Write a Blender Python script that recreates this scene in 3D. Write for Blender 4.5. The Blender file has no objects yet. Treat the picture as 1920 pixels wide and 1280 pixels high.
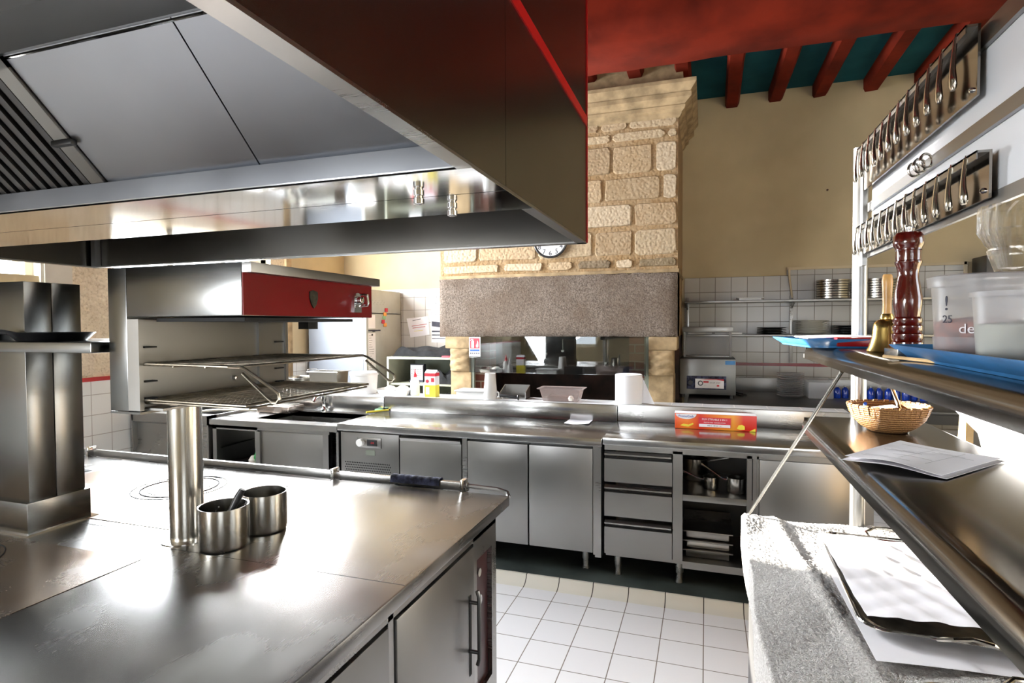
import bpy, bmesh, math, random
from mathutils import Vector, Matrix
random.seed(7)
S = bpy.context.scene
COL = S.collection
PI = math.pi

# ---------------------------------------------------------------- camera
CAMH = 1.53
F, YAW, PIT, ROL = 1080.87, .324572, .028489, -.005007
cam = bpy.data.cameras.new('camera'); camo = bpy.data.objects.new('camera', cam); COL.objects.link(camo)
cam.sensor_width = 36; cam.lens = 36 * F / 1920; cam.clip_start = .02; cam.clip_end = 100
cy, sy, cp, sp = math.cos(YAW), math.sin(YAW), math.cos(PIT), math.sin(PIT)
fw = Vector((-sy * cp, cy * cp, -sp)); rt = Vector((cy, sy, 0)); up = rt.cross(fw)
rt, up = rt * math.cos(ROL) + up * math.sin(ROL), up * math.cos(ROL) - rt * math.sin(ROL)
m3 = Matrix((rt, up, -fw)).transposed()
camo.matrix_world = Matrix.Translation((0, 0, CAMH)) @ m3.to_4x4()
S.camera = camo
S.view_settings.view_transform = 'Standard'; S.view_settings.look = 'None'
S.view_settings.gamma = 1; S.view_settings.use_curve_mapping = False
S.view_settings.exposure = 1.1
S.cycles.max_bounces = 8; S.cycles.diffuse_bounces = 4; S.cycles.glossy_bounces = 5
S.cycles.transmission_bounces = 8; S.cycles.transparent_max_bounces = 8
S.cycles.sample_clamp_indirect = 6; S.cycles.caustics_reflective = False; S.cycles.caustics_refractive = False

# ---------------------------------------------------------------- world, sun, window light and added fill
w = bpy.data.worlds.new('sky'); S.world = w; w.use_nodes = True
bg = w.node_tree.nodes['Background']; bg.inputs[0].default_value = (.86, .93, 1, 1); bg.inputs[1].default_value = 3.0
sl = bpy.data.lights.new('sun', 'SUN'); sl.energy = 36; sl.angle = math.radians(.8); sl.color = (1, .95, .86)
so = bpy.data.objects.new('sun', sl); COL.objects.link(so)
SUN = Vector((1, -.36, -.2)).normalized()
so.rotation_euler = SUN.to_track_quat('-Z', 'Y').to_euler(); so.location = (-6, 4, 3)
def area(name, loc, direction, sx, sz, power, col):
    l = bpy.data.lights.new(name, 'AREA'); l.shape = 'RECTANGLE'; l.size = sx; l.size_y = sz; l.energy = power; l.color = col
    o = bpy.data.objects.new(name, l); COL.objects.link(o); o.location = loc
    o.rotation_euler = Vector(direction).to_track_quat('-Z', 'Z').to_euler(); return o
area('window_or_fill_light', (-4.36, 1.95, 2.55), (1, 0, -.25), 1.4, 1.2, 80, (.9, .95, 1))
area('window_or_fill_light', (-4.36, 5.65, 2.95), (1, -.6, -.25), .85, .85, 65, (.97, .98, 1)).data.spread = math.radians(75)
area('window_or_fill_light', (-4.36, 4.05, 2.2), (1, 0, -.25), 1.6, 1.7, 190, (.9, .95, 1))
area('window_or_fill_light', (-3.3, -3.12, 1.5), (.6, 1, -.05), 1.7, 1.0, 95, (.93, .96, 1))  # added fill, shining in from behind the camera on the left
area('window_or_fill_light', (1.7, -3.12, 1.5), (0, 1, -.35), 2.0, 1.0, 14, (.93, .96, 1))  # weaker fill added behind the camera on the right
area('window_or_fill_light', (3.52, 1.0, 2.0), (-1, 0, -.1), 1.6, 1.6, 5, (.95, .97, 1))

# ---------------------------------------------------------------- materials
MT = {}
def nd(nt, t, **kw):
    n = nt.nodes.new(t)
    for k, v in kw.items():
        if k in n.inputs: n.inputs[k].default_value = v
        else: setattr(n, k, v)
    return n
def base(name, col=(.5, .5, .5), rough=.5, metal=0., **kw):
    m = bpy.data.materials.new(name); m.use_nodes = True; nt = m.node_tree; p = nt.nodes['Principled BSDF']
    p.inputs['Base Color'].default_value = (*col, 1); p.inputs['Roughness'].default_value = rough; p.inputs['Metallic'].default_value = metal
    for k, v in kw.items(): p.inputs[k.replace('_', ' ').replace('IOR Level', 'IOR Level')].default_value = v
    MT[name] = m; return m, nt, p
def co(nt, sc=(1, 1, 1), src='Object', loc=(0, 0, 0)):
    if src == 'Pos':
        t = nd(nt, 'ShaderNodeNewGeometry'); o = t.outputs['Position']
    else:
        t = nd(nt, 'ShaderNodeTexCoord'); o = t.outputs['Object']
    mp = nd(nt, 'ShaderNodeMapping'); mp.inputs['Scale'].default_value = sc; mp.inputs['Location'].default_value = loc
    nt.links.new(o, mp.inputs[0]); return mp.outputs[0]
def noise(nt, vec, scale, detail=3, rough=.5):
    n = nd(nt, 'ShaderNodeTexNoise'); n.inputs['Scale'].default_value = scale; n.inputs['Detail'].default_value = detail; n.inputs['Roughness'].default_value = rough
    nt.links.new(vec, n.inputs['Vector']); return n.outputs['Fac']
def rng(nt, v, a, b, c, d):
    n = nd(nt, 'ShaderNodeMapRange'); nt.links.new(v, n.inputs[0])
    for i, x in enumerate((a, b, c, d)): n.inputs[i + 1].default_value = x
    return n.outputs[0]
def mixc(nt, f, a, b):
    n = nd(nt, 'ShaderNodeMix', data_type='RGBA')
    if isinstance(f, float): n.inputs[0].default_value = f
    else: nt.links.new(f, n.inputs[0])
    for i, c in ((6, a), (7, b)):
        if isinstance(c, tuple): n.inputs[i].default_value = (*c, 1)
        else: nt.links.new(c, n.inputs[i])
    return n.outputs[2]
def bump(nt, p, h, strength, dist=.01):
    b = nd(nt, 'ShaderNodeBump'); b.inputs['Strength'].default_value = strength; b.inputs['Distance'].default_value = dist
    nt.links.new(h, b.inputs['Height']); nt.links.new(b.outputs[0], p.inputs['Normal'])
def plain(name, col, rough=.5, metal=0., var=.08, sc=6, bmp=0, bsc=60, **kw):
    m, nt, p = base(name, col, rough, metal, **kw)
    v = co(nt); n = noise(nt, v, sc, 4)
    c2 = tuple(max(0, x * (1 - var * 2)) for x in col); c3 = tuple(min(1, x * (1 + var)) for x in col)
    nt.links.new(mixc(nt, rng(nt, n, .35, .65, 0, 1), c2, c3), p.inputs['Base Color'])
    if bmp: bump(nt, p, noise(nt, v, bsc, 3), bmp, .003)
    return m
def steel(name, c1, c2, r1, r2, stretch=(3, 120, 120), sc=2.5, bs=.06, smear=None):
    m, nt, p = base(name, c1, r1, 1.)
    v = co(nt); sm = noise(nt, v, sc, 3, .45)
    nt.links.new(mixc(nt, rng(nt, sm, .1, .9, 0, 1), c1, c2), p.inputs['Base Color'])
    vs = co(nt, stretch); br = noise(nt, vs, 3, 2)
    a = nd(nt, 'ShaderNodeMath', operation='MULTIPLY_ADD'); nt.links.new(br, a.inputs[0]); a.inputs[1].default_value = .04
    nt.links.new(rng(nt, sm, .1, .9, r1, r2), a.inputs[2]); nt.links.new(a.outputs[0], p.inputs['Roughness'])
    if smear:   # dried wipe marks: dull streaks on the worn sheet
        k = rng(nt, noise(nt, co(nt, smear), 2.2, 3, .4), .38, .78, 0, 1); k2 = rng(nt, noise(nt, v, 1.6, 2), .4, .6, .15, 1)
        mm = nd(nt, 'ShaderNodeMath', operation='MULTIPLY'); nt.links.new(k, mm.inputs[0]); nt.links.new(k2, mm.inputs[1])
        a2 = nd(nt, 'ShaderNodeMath', operation='MULTIPLY_ADD'); nt.links.new(mm.outputs[0], a2.inputs[0]); a2.inputs[1].default_value = .16; nt.links.new(a.outputs[0], a2.inputs[2]); nt.links.new(a2.outputs[0], p.inputs['Roughness'])
        nt.links.new(rng(nt, mm.outputs[0], 0, 1, 1, .80), p.inputs['Metallic'])
    if bs > .055: bump(nt, p, br, bs * .3, .0004)
    return m
steel('steel', (0.300, 0.294, 0.282), (0.372, 0.366, 0.348), .20, .34)
steel('steel_door', (.245, .243, .235), (.33, .325, .315), .26, .42, (3, 3, 160))
steel('steel_hood', (.34, .35, .375), (.46, .475, .50), .26, .36, (5, 5, 5), bs=.02)
plain('steel_skirt', (.19, .18, .16), .25, 1., .03, 3)
steel('steel_gutter', (0.656, 0.672, 0.688), (0.720, 0.728, 0.736), .03, .08, (2, 60, 60), bs=.02)
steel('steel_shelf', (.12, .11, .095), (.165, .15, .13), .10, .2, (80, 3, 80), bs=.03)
steel('rack_mirror', (0.240, 0.216, 0.192), (0.312, 0.288, 0.258), .05, .12)
steel('steel_dimmed', (.135, .137, .135), (.195, .198, .195), .17, .25, (3, 3, 120), 2)  # darker steel for column and grill: dim reflections put into the colour
steel('steel_vac', (.17, .17, .165), (.22, .22, .21), .3, .4)
steel('steel_pot', (0.446, 0.432, 0.396), (0.490, 0.475, 0.432), .16, .24, (200, 200, 3), 5)
steel('steel_dark', (0.100, 0.100, 0.100), (0.150, 0.147, 0.145), .3, .45)
steel('steel_top', (.23, .222, .21), (.31, .30, .288), .17, .28, (150, 8, 150), 3.2, .05, smear=(3.5, 1.6, 3))
steel('steel_plate', (.34, .22, .14), (.30, .295, .29), .15, .32, (60, 60, 60), 5, .05)
steel('steel_bench', (0.340, 0.340, 0.333), (0.490, 0.490, 0.483), .08, .24, (2, 160, 160), 5, .08, smear=(1.2, 9, 4))
plain('wire', (.50, .46, .38), .28, 1., .15, 30)
plain('chrome', (.8, .8, .8), .08, 1., .02)
plain('silver', (.72, .68, .60), .16, 1., .12, 30)
plain('red_enamel', (.22, .003, .006), .25, 0, .06, 4)
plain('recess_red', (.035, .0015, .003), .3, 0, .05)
plain('red_strip', (.42, .006, .006), .35, 0, .05, 4)
plain('black_plastic', (.012, .012, .013), .4, 0, .1)
plain('black_iron', (.015, .015, .016), .3, .3, .2, 20)
plain('dark_gap', (.01, .01, .01), .8)
plain('bronze', (.07, .065, .045), .45, .6, .3, 60)
plain('brass', (.62, .44, .14), .26, 1., .15, 14)
plain('bell_wood', (.75, .42, .14), .35, 0, .15, 12)
plain('white_plastic', (.86, .86, .84), .35, 0, .02)
plain('white_paint', (.62, .59, .50), .45, 0, .04)
plain('cream_paint', (.36, .37, .29), .5, 0, .06)
plain('fridge_white', (.44, .45, .42), .35, 0, .04)
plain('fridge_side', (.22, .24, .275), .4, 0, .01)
plain('paper', (.92, .90, .93), .7, 0, .02, 3)
plain('tissue', (.88, .88, .90), .85, 0, .02, 3)
plain('ink', (.03, .03, .05), .6)
plain('red_ink', (.5, .02, .03), .6)
plain('blue_ink', (.03, .1, .5), .6)
plain('board_white', (.94, .95, .97), .45, 0, .01, 2)
plain('blue_tray', (.05, .22, .50), .35, 0, .12, 20)
plain('blue_glass', (.02, .09, .75), .12, 0, .1, 8, Transmission_Weight=.5)
plain('yellow', (.85, .72, .06), .5, 0, .04)
plain('carton_red', (.65, .03, .05), .5, 0, .04)
plain('orange', (.9, .38, .06), .5, 0, .05)
plain('green_card', (.25, .5, .28), .6)
plain('black_cloth', (.012, .012, .013), .95, 0, .3, 20, .6, 120)
plain('blue_cloth', (.05, .055, .10), .95, 0, .4, 40, .8, 200)
plain('dark_plinth', (.055, .07, .065), .6, 0, .35, 3)
plain('beam_red', (.15, .014, .005), .75, 0, .22, 3, .5, 30, Specular_IOR_Level=.12)
plain('ceiling_blue', (.014, .10, .13), .8, 0, .15, 2, Specular_IOR_Level=.12)
plain('plaster', (.56, .46, .29), .9, 0, .07, 1.5, .15, 40, Specular_IOR_Level=.12)
plain('plaster_light', (.60, .50, .34), .9, 0, .1, 2, .2, 40, Specular_IOR_Level=.12)
plain('mortar_edge', (.42, .33, .23), .95, 0, .2, 6, .5, 60)
plain('porcelain', (.80, .78, .70), .25, 0, .02)
plain('trim_grey', (.15, .145, .135), .6, 0, .1)
plain('hearth_black', (.018, .016, .014), .9, 0, .4, 5)
plain('pale_green', (.24, .27, .22), .6)
plain('wood_light', (.72, .48, .22), .5, 0, .15, 8)
plain('wood_dark', (.07, .03, .018), .5, 0, .2, 8)
plain('veg_green', (.02, .28, .06), .5, 0, .2, 20)
plain('veg_white', (.62, .55, .48), .5, 0, .1, 20)
plain('bag_content', (.55, .30, .17), .7, 0, .3, 40)
plain('spice', (.42, .10, .035), .9, 0, .35, 60, .6, 200)
plain('salt', (.60, .62, .52), .8, 0, .1, 60)
def glassy(name, col, rough=.05, trans=1., ior=1.45, alpha=1.):
    m, nt, p = base(name, col, rough); p.inputs['Transmission Weight'].default_value = trans; p.inputs['IOR'].default_value = ior; p.inputs['Alpha'].default_value = alpha
    return m
glassy('clear_glass', (.97, .98, .98), .02, 1., 1.42, .45)
glassy('hearth_glass', (.40, .46, .46), .015, 1., 1.75)
glassy('window_glass', (.97, .98, 1), .0, 1., 1.02, .08)
glassy('clear_plastic', (.88, .88, .90), .12, .75, 1.3, .55)
glassy('milky_plastic', (.66, .65, .66), .3, .3, 1.3, .42)
glassy('film', (.85, .83, .86), .2, .4, 1.3, .35)
glassy('pink_plastic', (.75, .62, .58), .15, .55, 1.3, .6)
def mill_wood():
    m, nt, p = base('mill_wood', (.16, .014, .008), .14); p.inputs['Coat Weight'].default_value = .8; p.inputs['Coat Roughness'].default_value = .06
    n = noise(nt, co(nt, (60, 60, 5)), 1.5, 4); nt.links.new(mixc(nt, n, (.016, .002, .0015), (.15, .010, .005)), p.inputs['Base Color'])
mill_wood()
def tiles(name, axes, w, h, off, c1, c2, grout, mort=.003, rough=.22):
    m, nt, p = base(name, c1, rough)
    g = nd(nt, 'ShaderNodeNewGeometry'); s = nd(nt, 'ShaderNodeSeparateXYZ'); nt.links.new(g.outputs['Position'], s.inputs[0])
    cb = nd(nt, 'ShaderNodeCombineXYZ'); nt.links.new(s.outputs[axes[0]], cb.inputs[0]); nt.links.new(s.outputs[axes[1]], cb.inputs[1])
    mp = nd(nt, 'ShaderNodeMapping'); mp.inputs['Location'].default_value = (off[0] + 20 * w, off[1] + 20 * h, 0); nt.links.new(cb.outputs[0], mp.inputs[0])
    b = nd(nt, 'ShaderNodeTexBrick', offset=0.0, squash=1.0); nt.links.new(mp.outputs[0], b.inputs['Vector'])
    for k, v in {'Scale': 1, 'Mortar Size': mort, 'Mortar Smooth': .2, 'Bias': 0., 'Brick Width': w, 'Row Height': h}.items(): b.inputs[k].default_value = v
    b.inputs['Color1'].default_value = (*c1, 1); b.inputs['Color2'].default_value = (*c2, 1); b.inputs['Mortar'].default_value = (*grout, 1)
    nt.links.new(b.outputs['Color'], p.inputs['Base Color'])
    nt.links.new(rng(nt, b.outputs['Fac'], 0, 1, rough, .8), p.inputs['Roughness'])
    inv = rng(nt, b.outputs['Fac'], 0, 1, 1, 0); bump(nt, p, inv, .5, .002); return m
tiles('floor_tiles', (0, 1), .2, .2, (.005, -.05), (.80, .79, .80), (.83, .82, .82), (.20, .17, .14), .0025, .3)
tiles('cove_tiles', (0, 2), .2, .4, (.005, .2), (.72, .69, .60), (.75, .72, .63), (.05, .04, .03), .003, .3)
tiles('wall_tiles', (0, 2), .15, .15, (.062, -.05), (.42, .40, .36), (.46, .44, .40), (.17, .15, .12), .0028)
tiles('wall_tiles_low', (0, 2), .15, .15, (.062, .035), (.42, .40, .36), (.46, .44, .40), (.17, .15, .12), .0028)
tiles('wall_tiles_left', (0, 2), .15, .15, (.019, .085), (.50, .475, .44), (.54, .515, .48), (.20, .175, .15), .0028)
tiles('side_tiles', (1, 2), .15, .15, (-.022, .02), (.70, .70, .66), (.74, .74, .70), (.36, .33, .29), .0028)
tiles('ledge_tiles', (0, 1), .2, .3, (.02, -.02), (.78, .79, .80), (.80, .81, .83), (.55, .53, .5), .003)
def bricks():
    m, nt, p = base('brick', (.2, .08, .05), .85)
    g = nd(nt, 'ShaderNodeNewGeometry'); s = nd(nt, 'ShaderNodeSeparateXYZ'); nt.links.new(g.outputs['Position'], s.inputs[0])
    ad = nd(nt, 'ShaderNodeMath', operation='ADD'); nt.links.new(s.outputs[0], ad.inputs[0]); nt.links.new(s.outputs[1], ad.inputs[1])
    cb = nd(nt, 'ShaderNodeCombineXYZ'); nt.links.new(ad.outputs[0], cb.inputs[0]); nt.links.new(s.outputs[2], cb.inputs[1])
    b = nd(nt, 'ShaderNodeTexBrick'); nt.links.new(cb.outputs[0], b.inputs['Vector'])
    for k, v in {'Scale': 1, 'Mortar Size': .007, 'Mortar Smooth': .3, 'Brick Width': .22, 'Row Height': .075}.items(): b.inputs[k].default_value = v
    b.inputs['Color1'].default_value = (.22, .06, .035, 1); b.inputs['Color2'].default_value = (.13, .05, .035, 1); b.inputs['Mortar'].default_value = (.34, .29, .22, 1)
    nt.links.new(b.outputs['Color'], p.inputs['Base Color']); bump(nt, p, rng(nt, b.outputs['Fac'], 0, 1, 1, 0), .6, .006)
bricks()
def dark_bricks():  # near-black to dark brown mottled brick for the hearth lining
    m, nt, p = base('dark_brick', (.03, .02, .016), .9); n = noise(nt, co(nt), 6, 4); nt.links.new(mixc(nt, rng(nt, n, .3, .7, 0, 1), (.012, .010, .009), (.06, .028, .02)), p.inputs['Base Color'])
dark_bricks()
def stone(name, mort, light):
    m, nt, p = base(name, mort, .92)
    at = nd(nt, 'ShaderNodeAttribute', attribute_name='tint'); v = co(nt)
    n1 = noise(nt, v, 7, 5, .6); n2 = noise(nt, v, 60, 3, .6)
    c = mixc(nt, rng(nt, n1, .35, .7, 0, .45), at.outputs['Color'], light)
    dk = nd(nt, 'ShaderNodeMix', data_type='RGBA', blend_type='MULTIPLY'); dk.inputs[0].default_value = .5
    nt.links.new(c, dk.inputs[6]); rr = nd(nt, 'ShaderNodeValToRGB'); rr.color_ramp.elements[0].position = .3; rr.color_ramp.elements[0].color = (.45, .36, .28, 1); rr.color_ramp.elements[1].position = .5
    nt.links.new(n2, rr.inputs[0]); nt.links.new(rr.outputs[0], dk.inputs[7]); nt.links.new(dk.outputs[2], p.inputs['Base Color'])
    vo = nd(nt, 'ShaderNodeTexVoronoi', feature='SMOOTH_F1'); vo.inputs['Scale'].default_value = 42; nt.links.new(v, vo.inputs['Vector'])
    bump(nt, p, rng(nt, vo.outputs['Distance'], 0, .55, 0, 1), .38, .012)
stone('stone_blocks', (.5, .4, .27), (.46, .355, .23))
def granite():
    m, nt, p = base('granite', (.4, .35, .3), .9); v = co(nt)
    n = noise(nt, v, 90, 4, .7); n2 = noise(nt, v, 3, 3)
    a = mixc(nt, rng(nt, n, .38, .62, 0, 1), (.12, .085, .062), (.32, .255, .20))
    nt.links.new(mixc(nt, rng(nt, n2, .42, .62, 0, .55), a, (.14, .09, .055)), p.inputs['Base Color'])
    bump(nt, p, noise(nt, v, 70, 4, .7), 1., .03)
granite()
plain('limestone', (.40, .29, .165), .9, 0, .18, 9, .3, 40, Specular_IOR_Level=.12)
def towel_mat():
    m, nt, p = base('terry', (.50, .47, .43), 1.); v = co(nt)
    n = noise(nt, v, 210, 3, .75); n2 = noise(nt, v, 25, 3)
    nt.links.new(mixc(nt, rng(nt, n, .35, .65, 0, 1), (.46, .42, .385), (.84, .81, .77)), p.inputs['Base Color'])
    p.inputs['Sheen Weight'].default_value = .4
    bump(nt, p, n, 1., .008)
towel_mat()
def wicker():
    m, nt, p = base('wicker', (.55, .28, .1), .5); v = co(nt, (1, 1, 1))
    wv = nd(nt, 'ShaderNodeTexWave', wave_type='BANDS', bands_direction='Z'); wv.inputs['Scale'].default_value = 55; wv.inputs['Distortion'].default_value = 3; wv.inputs['Detail Scale'].default_value = 6
    nt.links.new(v, wv.inputs[0]); nt.links.new(mixc(nt, wv.outputs['Fac'], (.20, .075, .018), (.50, .26, .09)), p.inputs['Base Color']); bump(nt, p, wv.outputs['Fac'], .7, .003)
wicker()
def film_box_mat():
    m, nt, p = base('film_box', (.75, .05, .02), .35); v = co(nt)
    s = nd(nt, 'ShaderNodeSeparateXYZ'); nt.links.new(v, s.inputs[0]); r = nd(nt, 'ShaderNodeValToRGB')
    nt.links.new(rng(nt, s.outputs[0], -.24, .24, 0, 1), r.inputs[0]); e = r.color_ramp.elements
    for ps, c in ((0, (.75, .07, .01, 1)), (1, (.68, .02, .01, 1))): e[int(ps)].position = ps; e[int(ps)].color = c
    for ps, c in ((.16, (.85, .22, .02, 1)), (.32, (.68, .03, .01, 1)), (.62, (.85, .30, .03, 1)), (.72, (.86, .34, .03, 1)), (.84, (.7, .03, .01, 1))):
        x = e.new(ps); x.color = c
    nt.links.new(r.outputs[0], p.inputs['Base Color'])
film_box_mat()

# ---------------------------------------------------------------- mesh helpers
WL = {}
class B:
    def __init__(s): s.v = []; s.f = []; s.t = []
    def add(s, vs, fs, tint=None):
        n = len(s.v); s.v += [Vector(p) for p in vs]; s.f += [tuple(i + n for i in f) for f in fs]; s.t += [tint] * len(fs); return s
    def box(s, x0, x1, y0, y1, z0, z1, bev=0, tint=None):
        if bev > 0:
            bm = bmesh.new(); bmesh.ops.create_cube(bm, size=1)
            for v in bm.verts: v.co = Vector(((x0 + x1) / 2 + v.co.x * (x1 - x0), (y0 + y1) / 2 + v.co.y * (y1 - y0), (z0 + z1) / 2 + v.co.z * (z1 - z0)))
            bmesh.ops.bevel(bm, geom=bm.edges[:], offset=bev, segments=2, profile=.6, affect='EDGES')
            bm.verts.index_update(); s.add([v.co.copy() for v in bm.verts], [[v.index for v in f.verts] for f in bm.faces], tint); bm.free(); return s
        vs = [(x, y, z) for z in (z0, z1) for y in (y0, y1) for x in (x0, x1)]
        return s.add(vs, [(0, 2, 3, 1), (4, 5, 7, 6), (0, 1, 5, 4), (2, 6, 7, 3), (0, 4, 6, 2), (1, 3, 7, 5)], tint)
    def lathe(s, cx, cy, prof, seg=28, tint=None, cap=True):
        vs = []; fs = []; n = len(prof)
        for r, z in prof:
            for k in range(seg):
                a = 2 * PI * k / seg; vs.append((cx + r * math.cos(a), cy + r * math.sin(a), z))
        for i in range(n - 1):
            for k in range(seg):
                k2 = (k + 1) % seg; fs.append((i * seg + k, i * seg + k2, (i + 1) * seg + k2, (i + 1) * seg + k))
        if cap:
            if prof[0][0] > 1e-5: fs.append(tuple(range(seg - 1, -1, -1)))
            if prof[-1][0] > 1e-5: fs.append(tuple((n - 1) * seg + k for k in range(seg)))
        return s.add(vs, fs, tint)
    def tube(s, pts, r, seg=8, closed=False, cap=True):
        pts = [Vector(p) for p in pts]; n = len(pts); vs = []; fs = []; prev = None
        for i, p in enumerate(pts):
            a = pts[i - 1] if (i > 0 or closed) else p; b = pts[(i + 1) % n] if (i < n - 1 or closed) else p
            d = (b - a).normalized()
            if prev is None: u = d.orthogonal().normalized()
            else: u = (prev - d * prev.dot(d)).normalized()
            prev = u; wv = d.cross(u); rr = r[i] if isinstance(r, (list, tuple)) else r
            for k in range(seg):
                an = 2 * PI * k / seg; vs.append(p + (u * math.cos(an) + wv * math.sin(an)) * rr)
        for i in range(n if closed else n - 1):
            j = (i + 1) % n
            for k in range(seg):
                k2 = (k + 1) % seg; fs.append((i * seg + k, i * seg + k2, j * seg + k2, j * seg + k))
        if cap and not closed: fs.append(tuple(range(seg - 1, -1, -1))); fs.append(tuple((n - 1) * seg + k for k in range(seg)))
        return s.add(vs, fs)
    def cyl(s, a, b, r, seg=20): return s.tube([a, b], r, seg)
    def ring(s, c, R, r, axis='z', seg=32, ts=8, sx=1, sy=1):
        pts = []
        for k in range(seg):
            a = 2 * PI * k / seg; x, y = R * math.cos(a) * sx, R * math.sin(a) * sy
            pts.append(Vector(c) + Vector({'z': (x, y, 0), 'x': (0, x, y), 'y': (x, 0, y)}[axis]))
        return s.tube(pts, r, ts, closed=True)
    def prism(s, poly, axis, a, b, tint=None):
        def P(u, v, t): return {'x': (t, u, v), 'y': (u, t, v), 'z': (u, v, t)}[axis]
        n = len(poly); vs = [P(u, v, a) for u, v in poly] + [P(u, v, b) for u, v in poly]
        fs = [tuple(range(n)), tuple(range(2 * n - 1, n - 1, -1))] + [(i, i + n, (i + 1) % n + n, (i + 1) % n) for i in range(n)]
        return s.add(vs, fs, tint)
    def sheet(s, fn, nu, nv, th=0):
        vs = [fn(i / nu, j / nv) for j in range(nv + 1) for i in range(nu + 1)]; W = nu + 1
        fs = [(j * W + i, j * W + i + 1, (j + 1) * W + i + 1, (j + 1) * W + i) for j in range(nv) for i in range(nu)]
        if th:
            n = len(vs); vs += [(x, y, z - th) for x, y, z in vs]; fs += [tuple(i + n for i in reversed(f)) for f in fs]
            ed = [j for j in range(W)] + [k * W + nu for k in range(1, nv + 1)] + [nv * W + i for i in range(nu - 1, -1, -1)] + [k * W for k in range(nv - 1, 0, -1)]
            for i in range(len(ed)): a, b = ed[i], ed[(i + 1) % len(ed)]; fs.append((a, a + n, b + n, b))
        return s.add(vs, fs)
    def build(s, name, mat, parent=None, origin=(0, 0, 0), ang=38):
        off = WL[parent] if parent else Vector(origin)
        me = bpy.data.meshes.new(name); me.from_pydata([tuple(v - off) for v in s.v], [], s.f)
        bm = bmesh.new(); bm.from_mesh(me); bmesh.ops.recalc_face_normals(bm, faces=bm.faces); bm.to_mesh(me); bm.free()
        if any(t for t in s.t):
            ca = me.color_attributes.new('tint', 'FLOAT_COLOR', 'CORNER')
            for p, t in zip(me.polygons, s.t):
                for li in p.loop_indices: ca.data[li].color = (*(t or (.5, .4, .27)), 1)
        me.materials.append(MT[mat])
        for p in me.polygons: p.use_smooth = True
        me.set_sharp_from_angle(angle=math.radians(ang))
        o = bpy.data.objects.new(name, me); COL.objects.link(o)
        if parent: o.parent = parent
        else: o.location = origin
        WL[o] = off.copy() if parent else Vector(origin); return o
def tag(o, label, cat, group=None, kind=None):
    o['label'] = label; o['category'] = cat
    if group: o['group'] = group
    if kind: o['kind'] = kind
    return o
def thing(name, label, cat, loc=(0, 0, 0), group=None):
    o = bpy.data.objects.new(name, None); COL.objects.link(o); o.location = loc; o.empty_display_size = .05
    WL[o] = Vector(loc); return tag(o, label, cat, group)
def struct(b, name, mat, parent=None, ang=38):
    o = b.build(name, mat, parent, ang=ang)
    if not parent: o['kind'] = 'structure'
    return o
KIDS = {}
def copy_tree(o, parent=None):
    c = o.copy(); COL.objects.link(c)
    if parent: c.parent = parent
    for ch in [x for x in bpy.data.objects if x.parent == o]: copy_tree(ch, c)
    return c
def text(s, size, loc, rot, mat, parent, name='lettering', ext=.0004, align='CENTER'):
    cu = bpy.data.curves.new(name, 'FONT'); cu.body = s; cu.size = size; cu.extrude = ext; cu.align_x = align; cu.align_y = 'CENTER'; cu.materials.append(MT[mat])
    tmp = bpy.data.objects.new('tmp', cu); COL.objects.link(tmp); bpy.context.view_layer.update()
    me = bpy.data.meshes.new_from_object(tmp.evaluated_get(bpy.context.evaluated_depsgraph_get())); me.name = name
    bpy.data.objects.remove(tmp); bpy.data.curves.remove(cu)
    if not me.materials: me.materials.append(MT[mat])
    o = bpy.data.objects.new(name, me); COL.objects.link(o); o.parent = parent; o.location = Vector(loc) - WL[parent]; o.rotation_euler = rot; return o
FRONT = (PI / 2, 0, 0); RIGHTF = (PI / 2, 0, PI / 2)
ORD = ['first', 'second', 'third', 'fourth', 'fifth', 'sixth', 'seventh', 'eighth', 'ninth', 'tenth', 'eleventh', 'twelfth', 'thirteenth', 'fourteenth', 'fifteenth']

# ---------------------------------------------------------------- room shell
XL, XR, YB, YN, ZC = -4.3, 3.6, 6.2, -3.2, 3.8
struct(B().box(XL - .3, XR + .3, YN - .3, YB + .3, -.1, 0), 'floor', 'floor_tiles')
struct(B().box(XL - .3, XR + .3, YN - .3, YB + .3, ZC, ZC + .1), 'ceiling', 'ceiling_blue')
struct(B().box(XL - .3, XR + .3, YB, YB + .3, 0, ZC), 'wall_back', 'plaster')
b = B(); b.box(XL - .3, XL, YN, 1.2, 0, ZC); b.box(XL - .3, XL, 2.72, 3.2, 0, ZC); b.box(XL - .3, XL, 4.9, 5.2, 0, ZC); b.box(XL - .3, XL, 6.1, YB, 0, ZC); b.box(XL - .3, XL, 5.2, 6.1, 0, 2.5); b.box(XL - .3, XL, 5.2, 6.1, 3.4, ZC)
b.box(XL - .3, XL, 1.2, 2.72, 0, 1.88); b.box(XL - .3, XL, 1.2, 2.72, 3.2, ZC); b.box(XL - .3, XL, 3.2, 4.9, 0, 1.3); b.box(XL - .3, XL, 3.2, 4.9, 3.1, ZC)
struct(b, 'wall_left', 'plaster')
b = B(); b.box(XR, XR + .3, YN, .1, 0, ZC); b.box(XR, XR + .3, 1.9, YB, 0, ZC); b.box(XR, XR + .3, .1, 1.9, 0, 1.1); b.box(XR, XR + .3, .1, 1.9, 2.9, ZC)
struct(b, 'wall_right', 'plaster')
b = B(); b.box(XL, -4.2, YN - .3, YN, 0, ZC); b.box(-2.4, .6, YN - .3, YN, 0, ZC); b.box(2.8, XR, YN - .3, YN, 0, ZC)
for x0, x1 in ((-4.2, -2.4), (.6, 2.8)): b.box(x0, x1, YN - .3, YN, 0, 1.0); b.box(x0, x1, YN - .3, YN, 2.05, ZC)
struct(b, 'wall_front', 'plaster')
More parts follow.
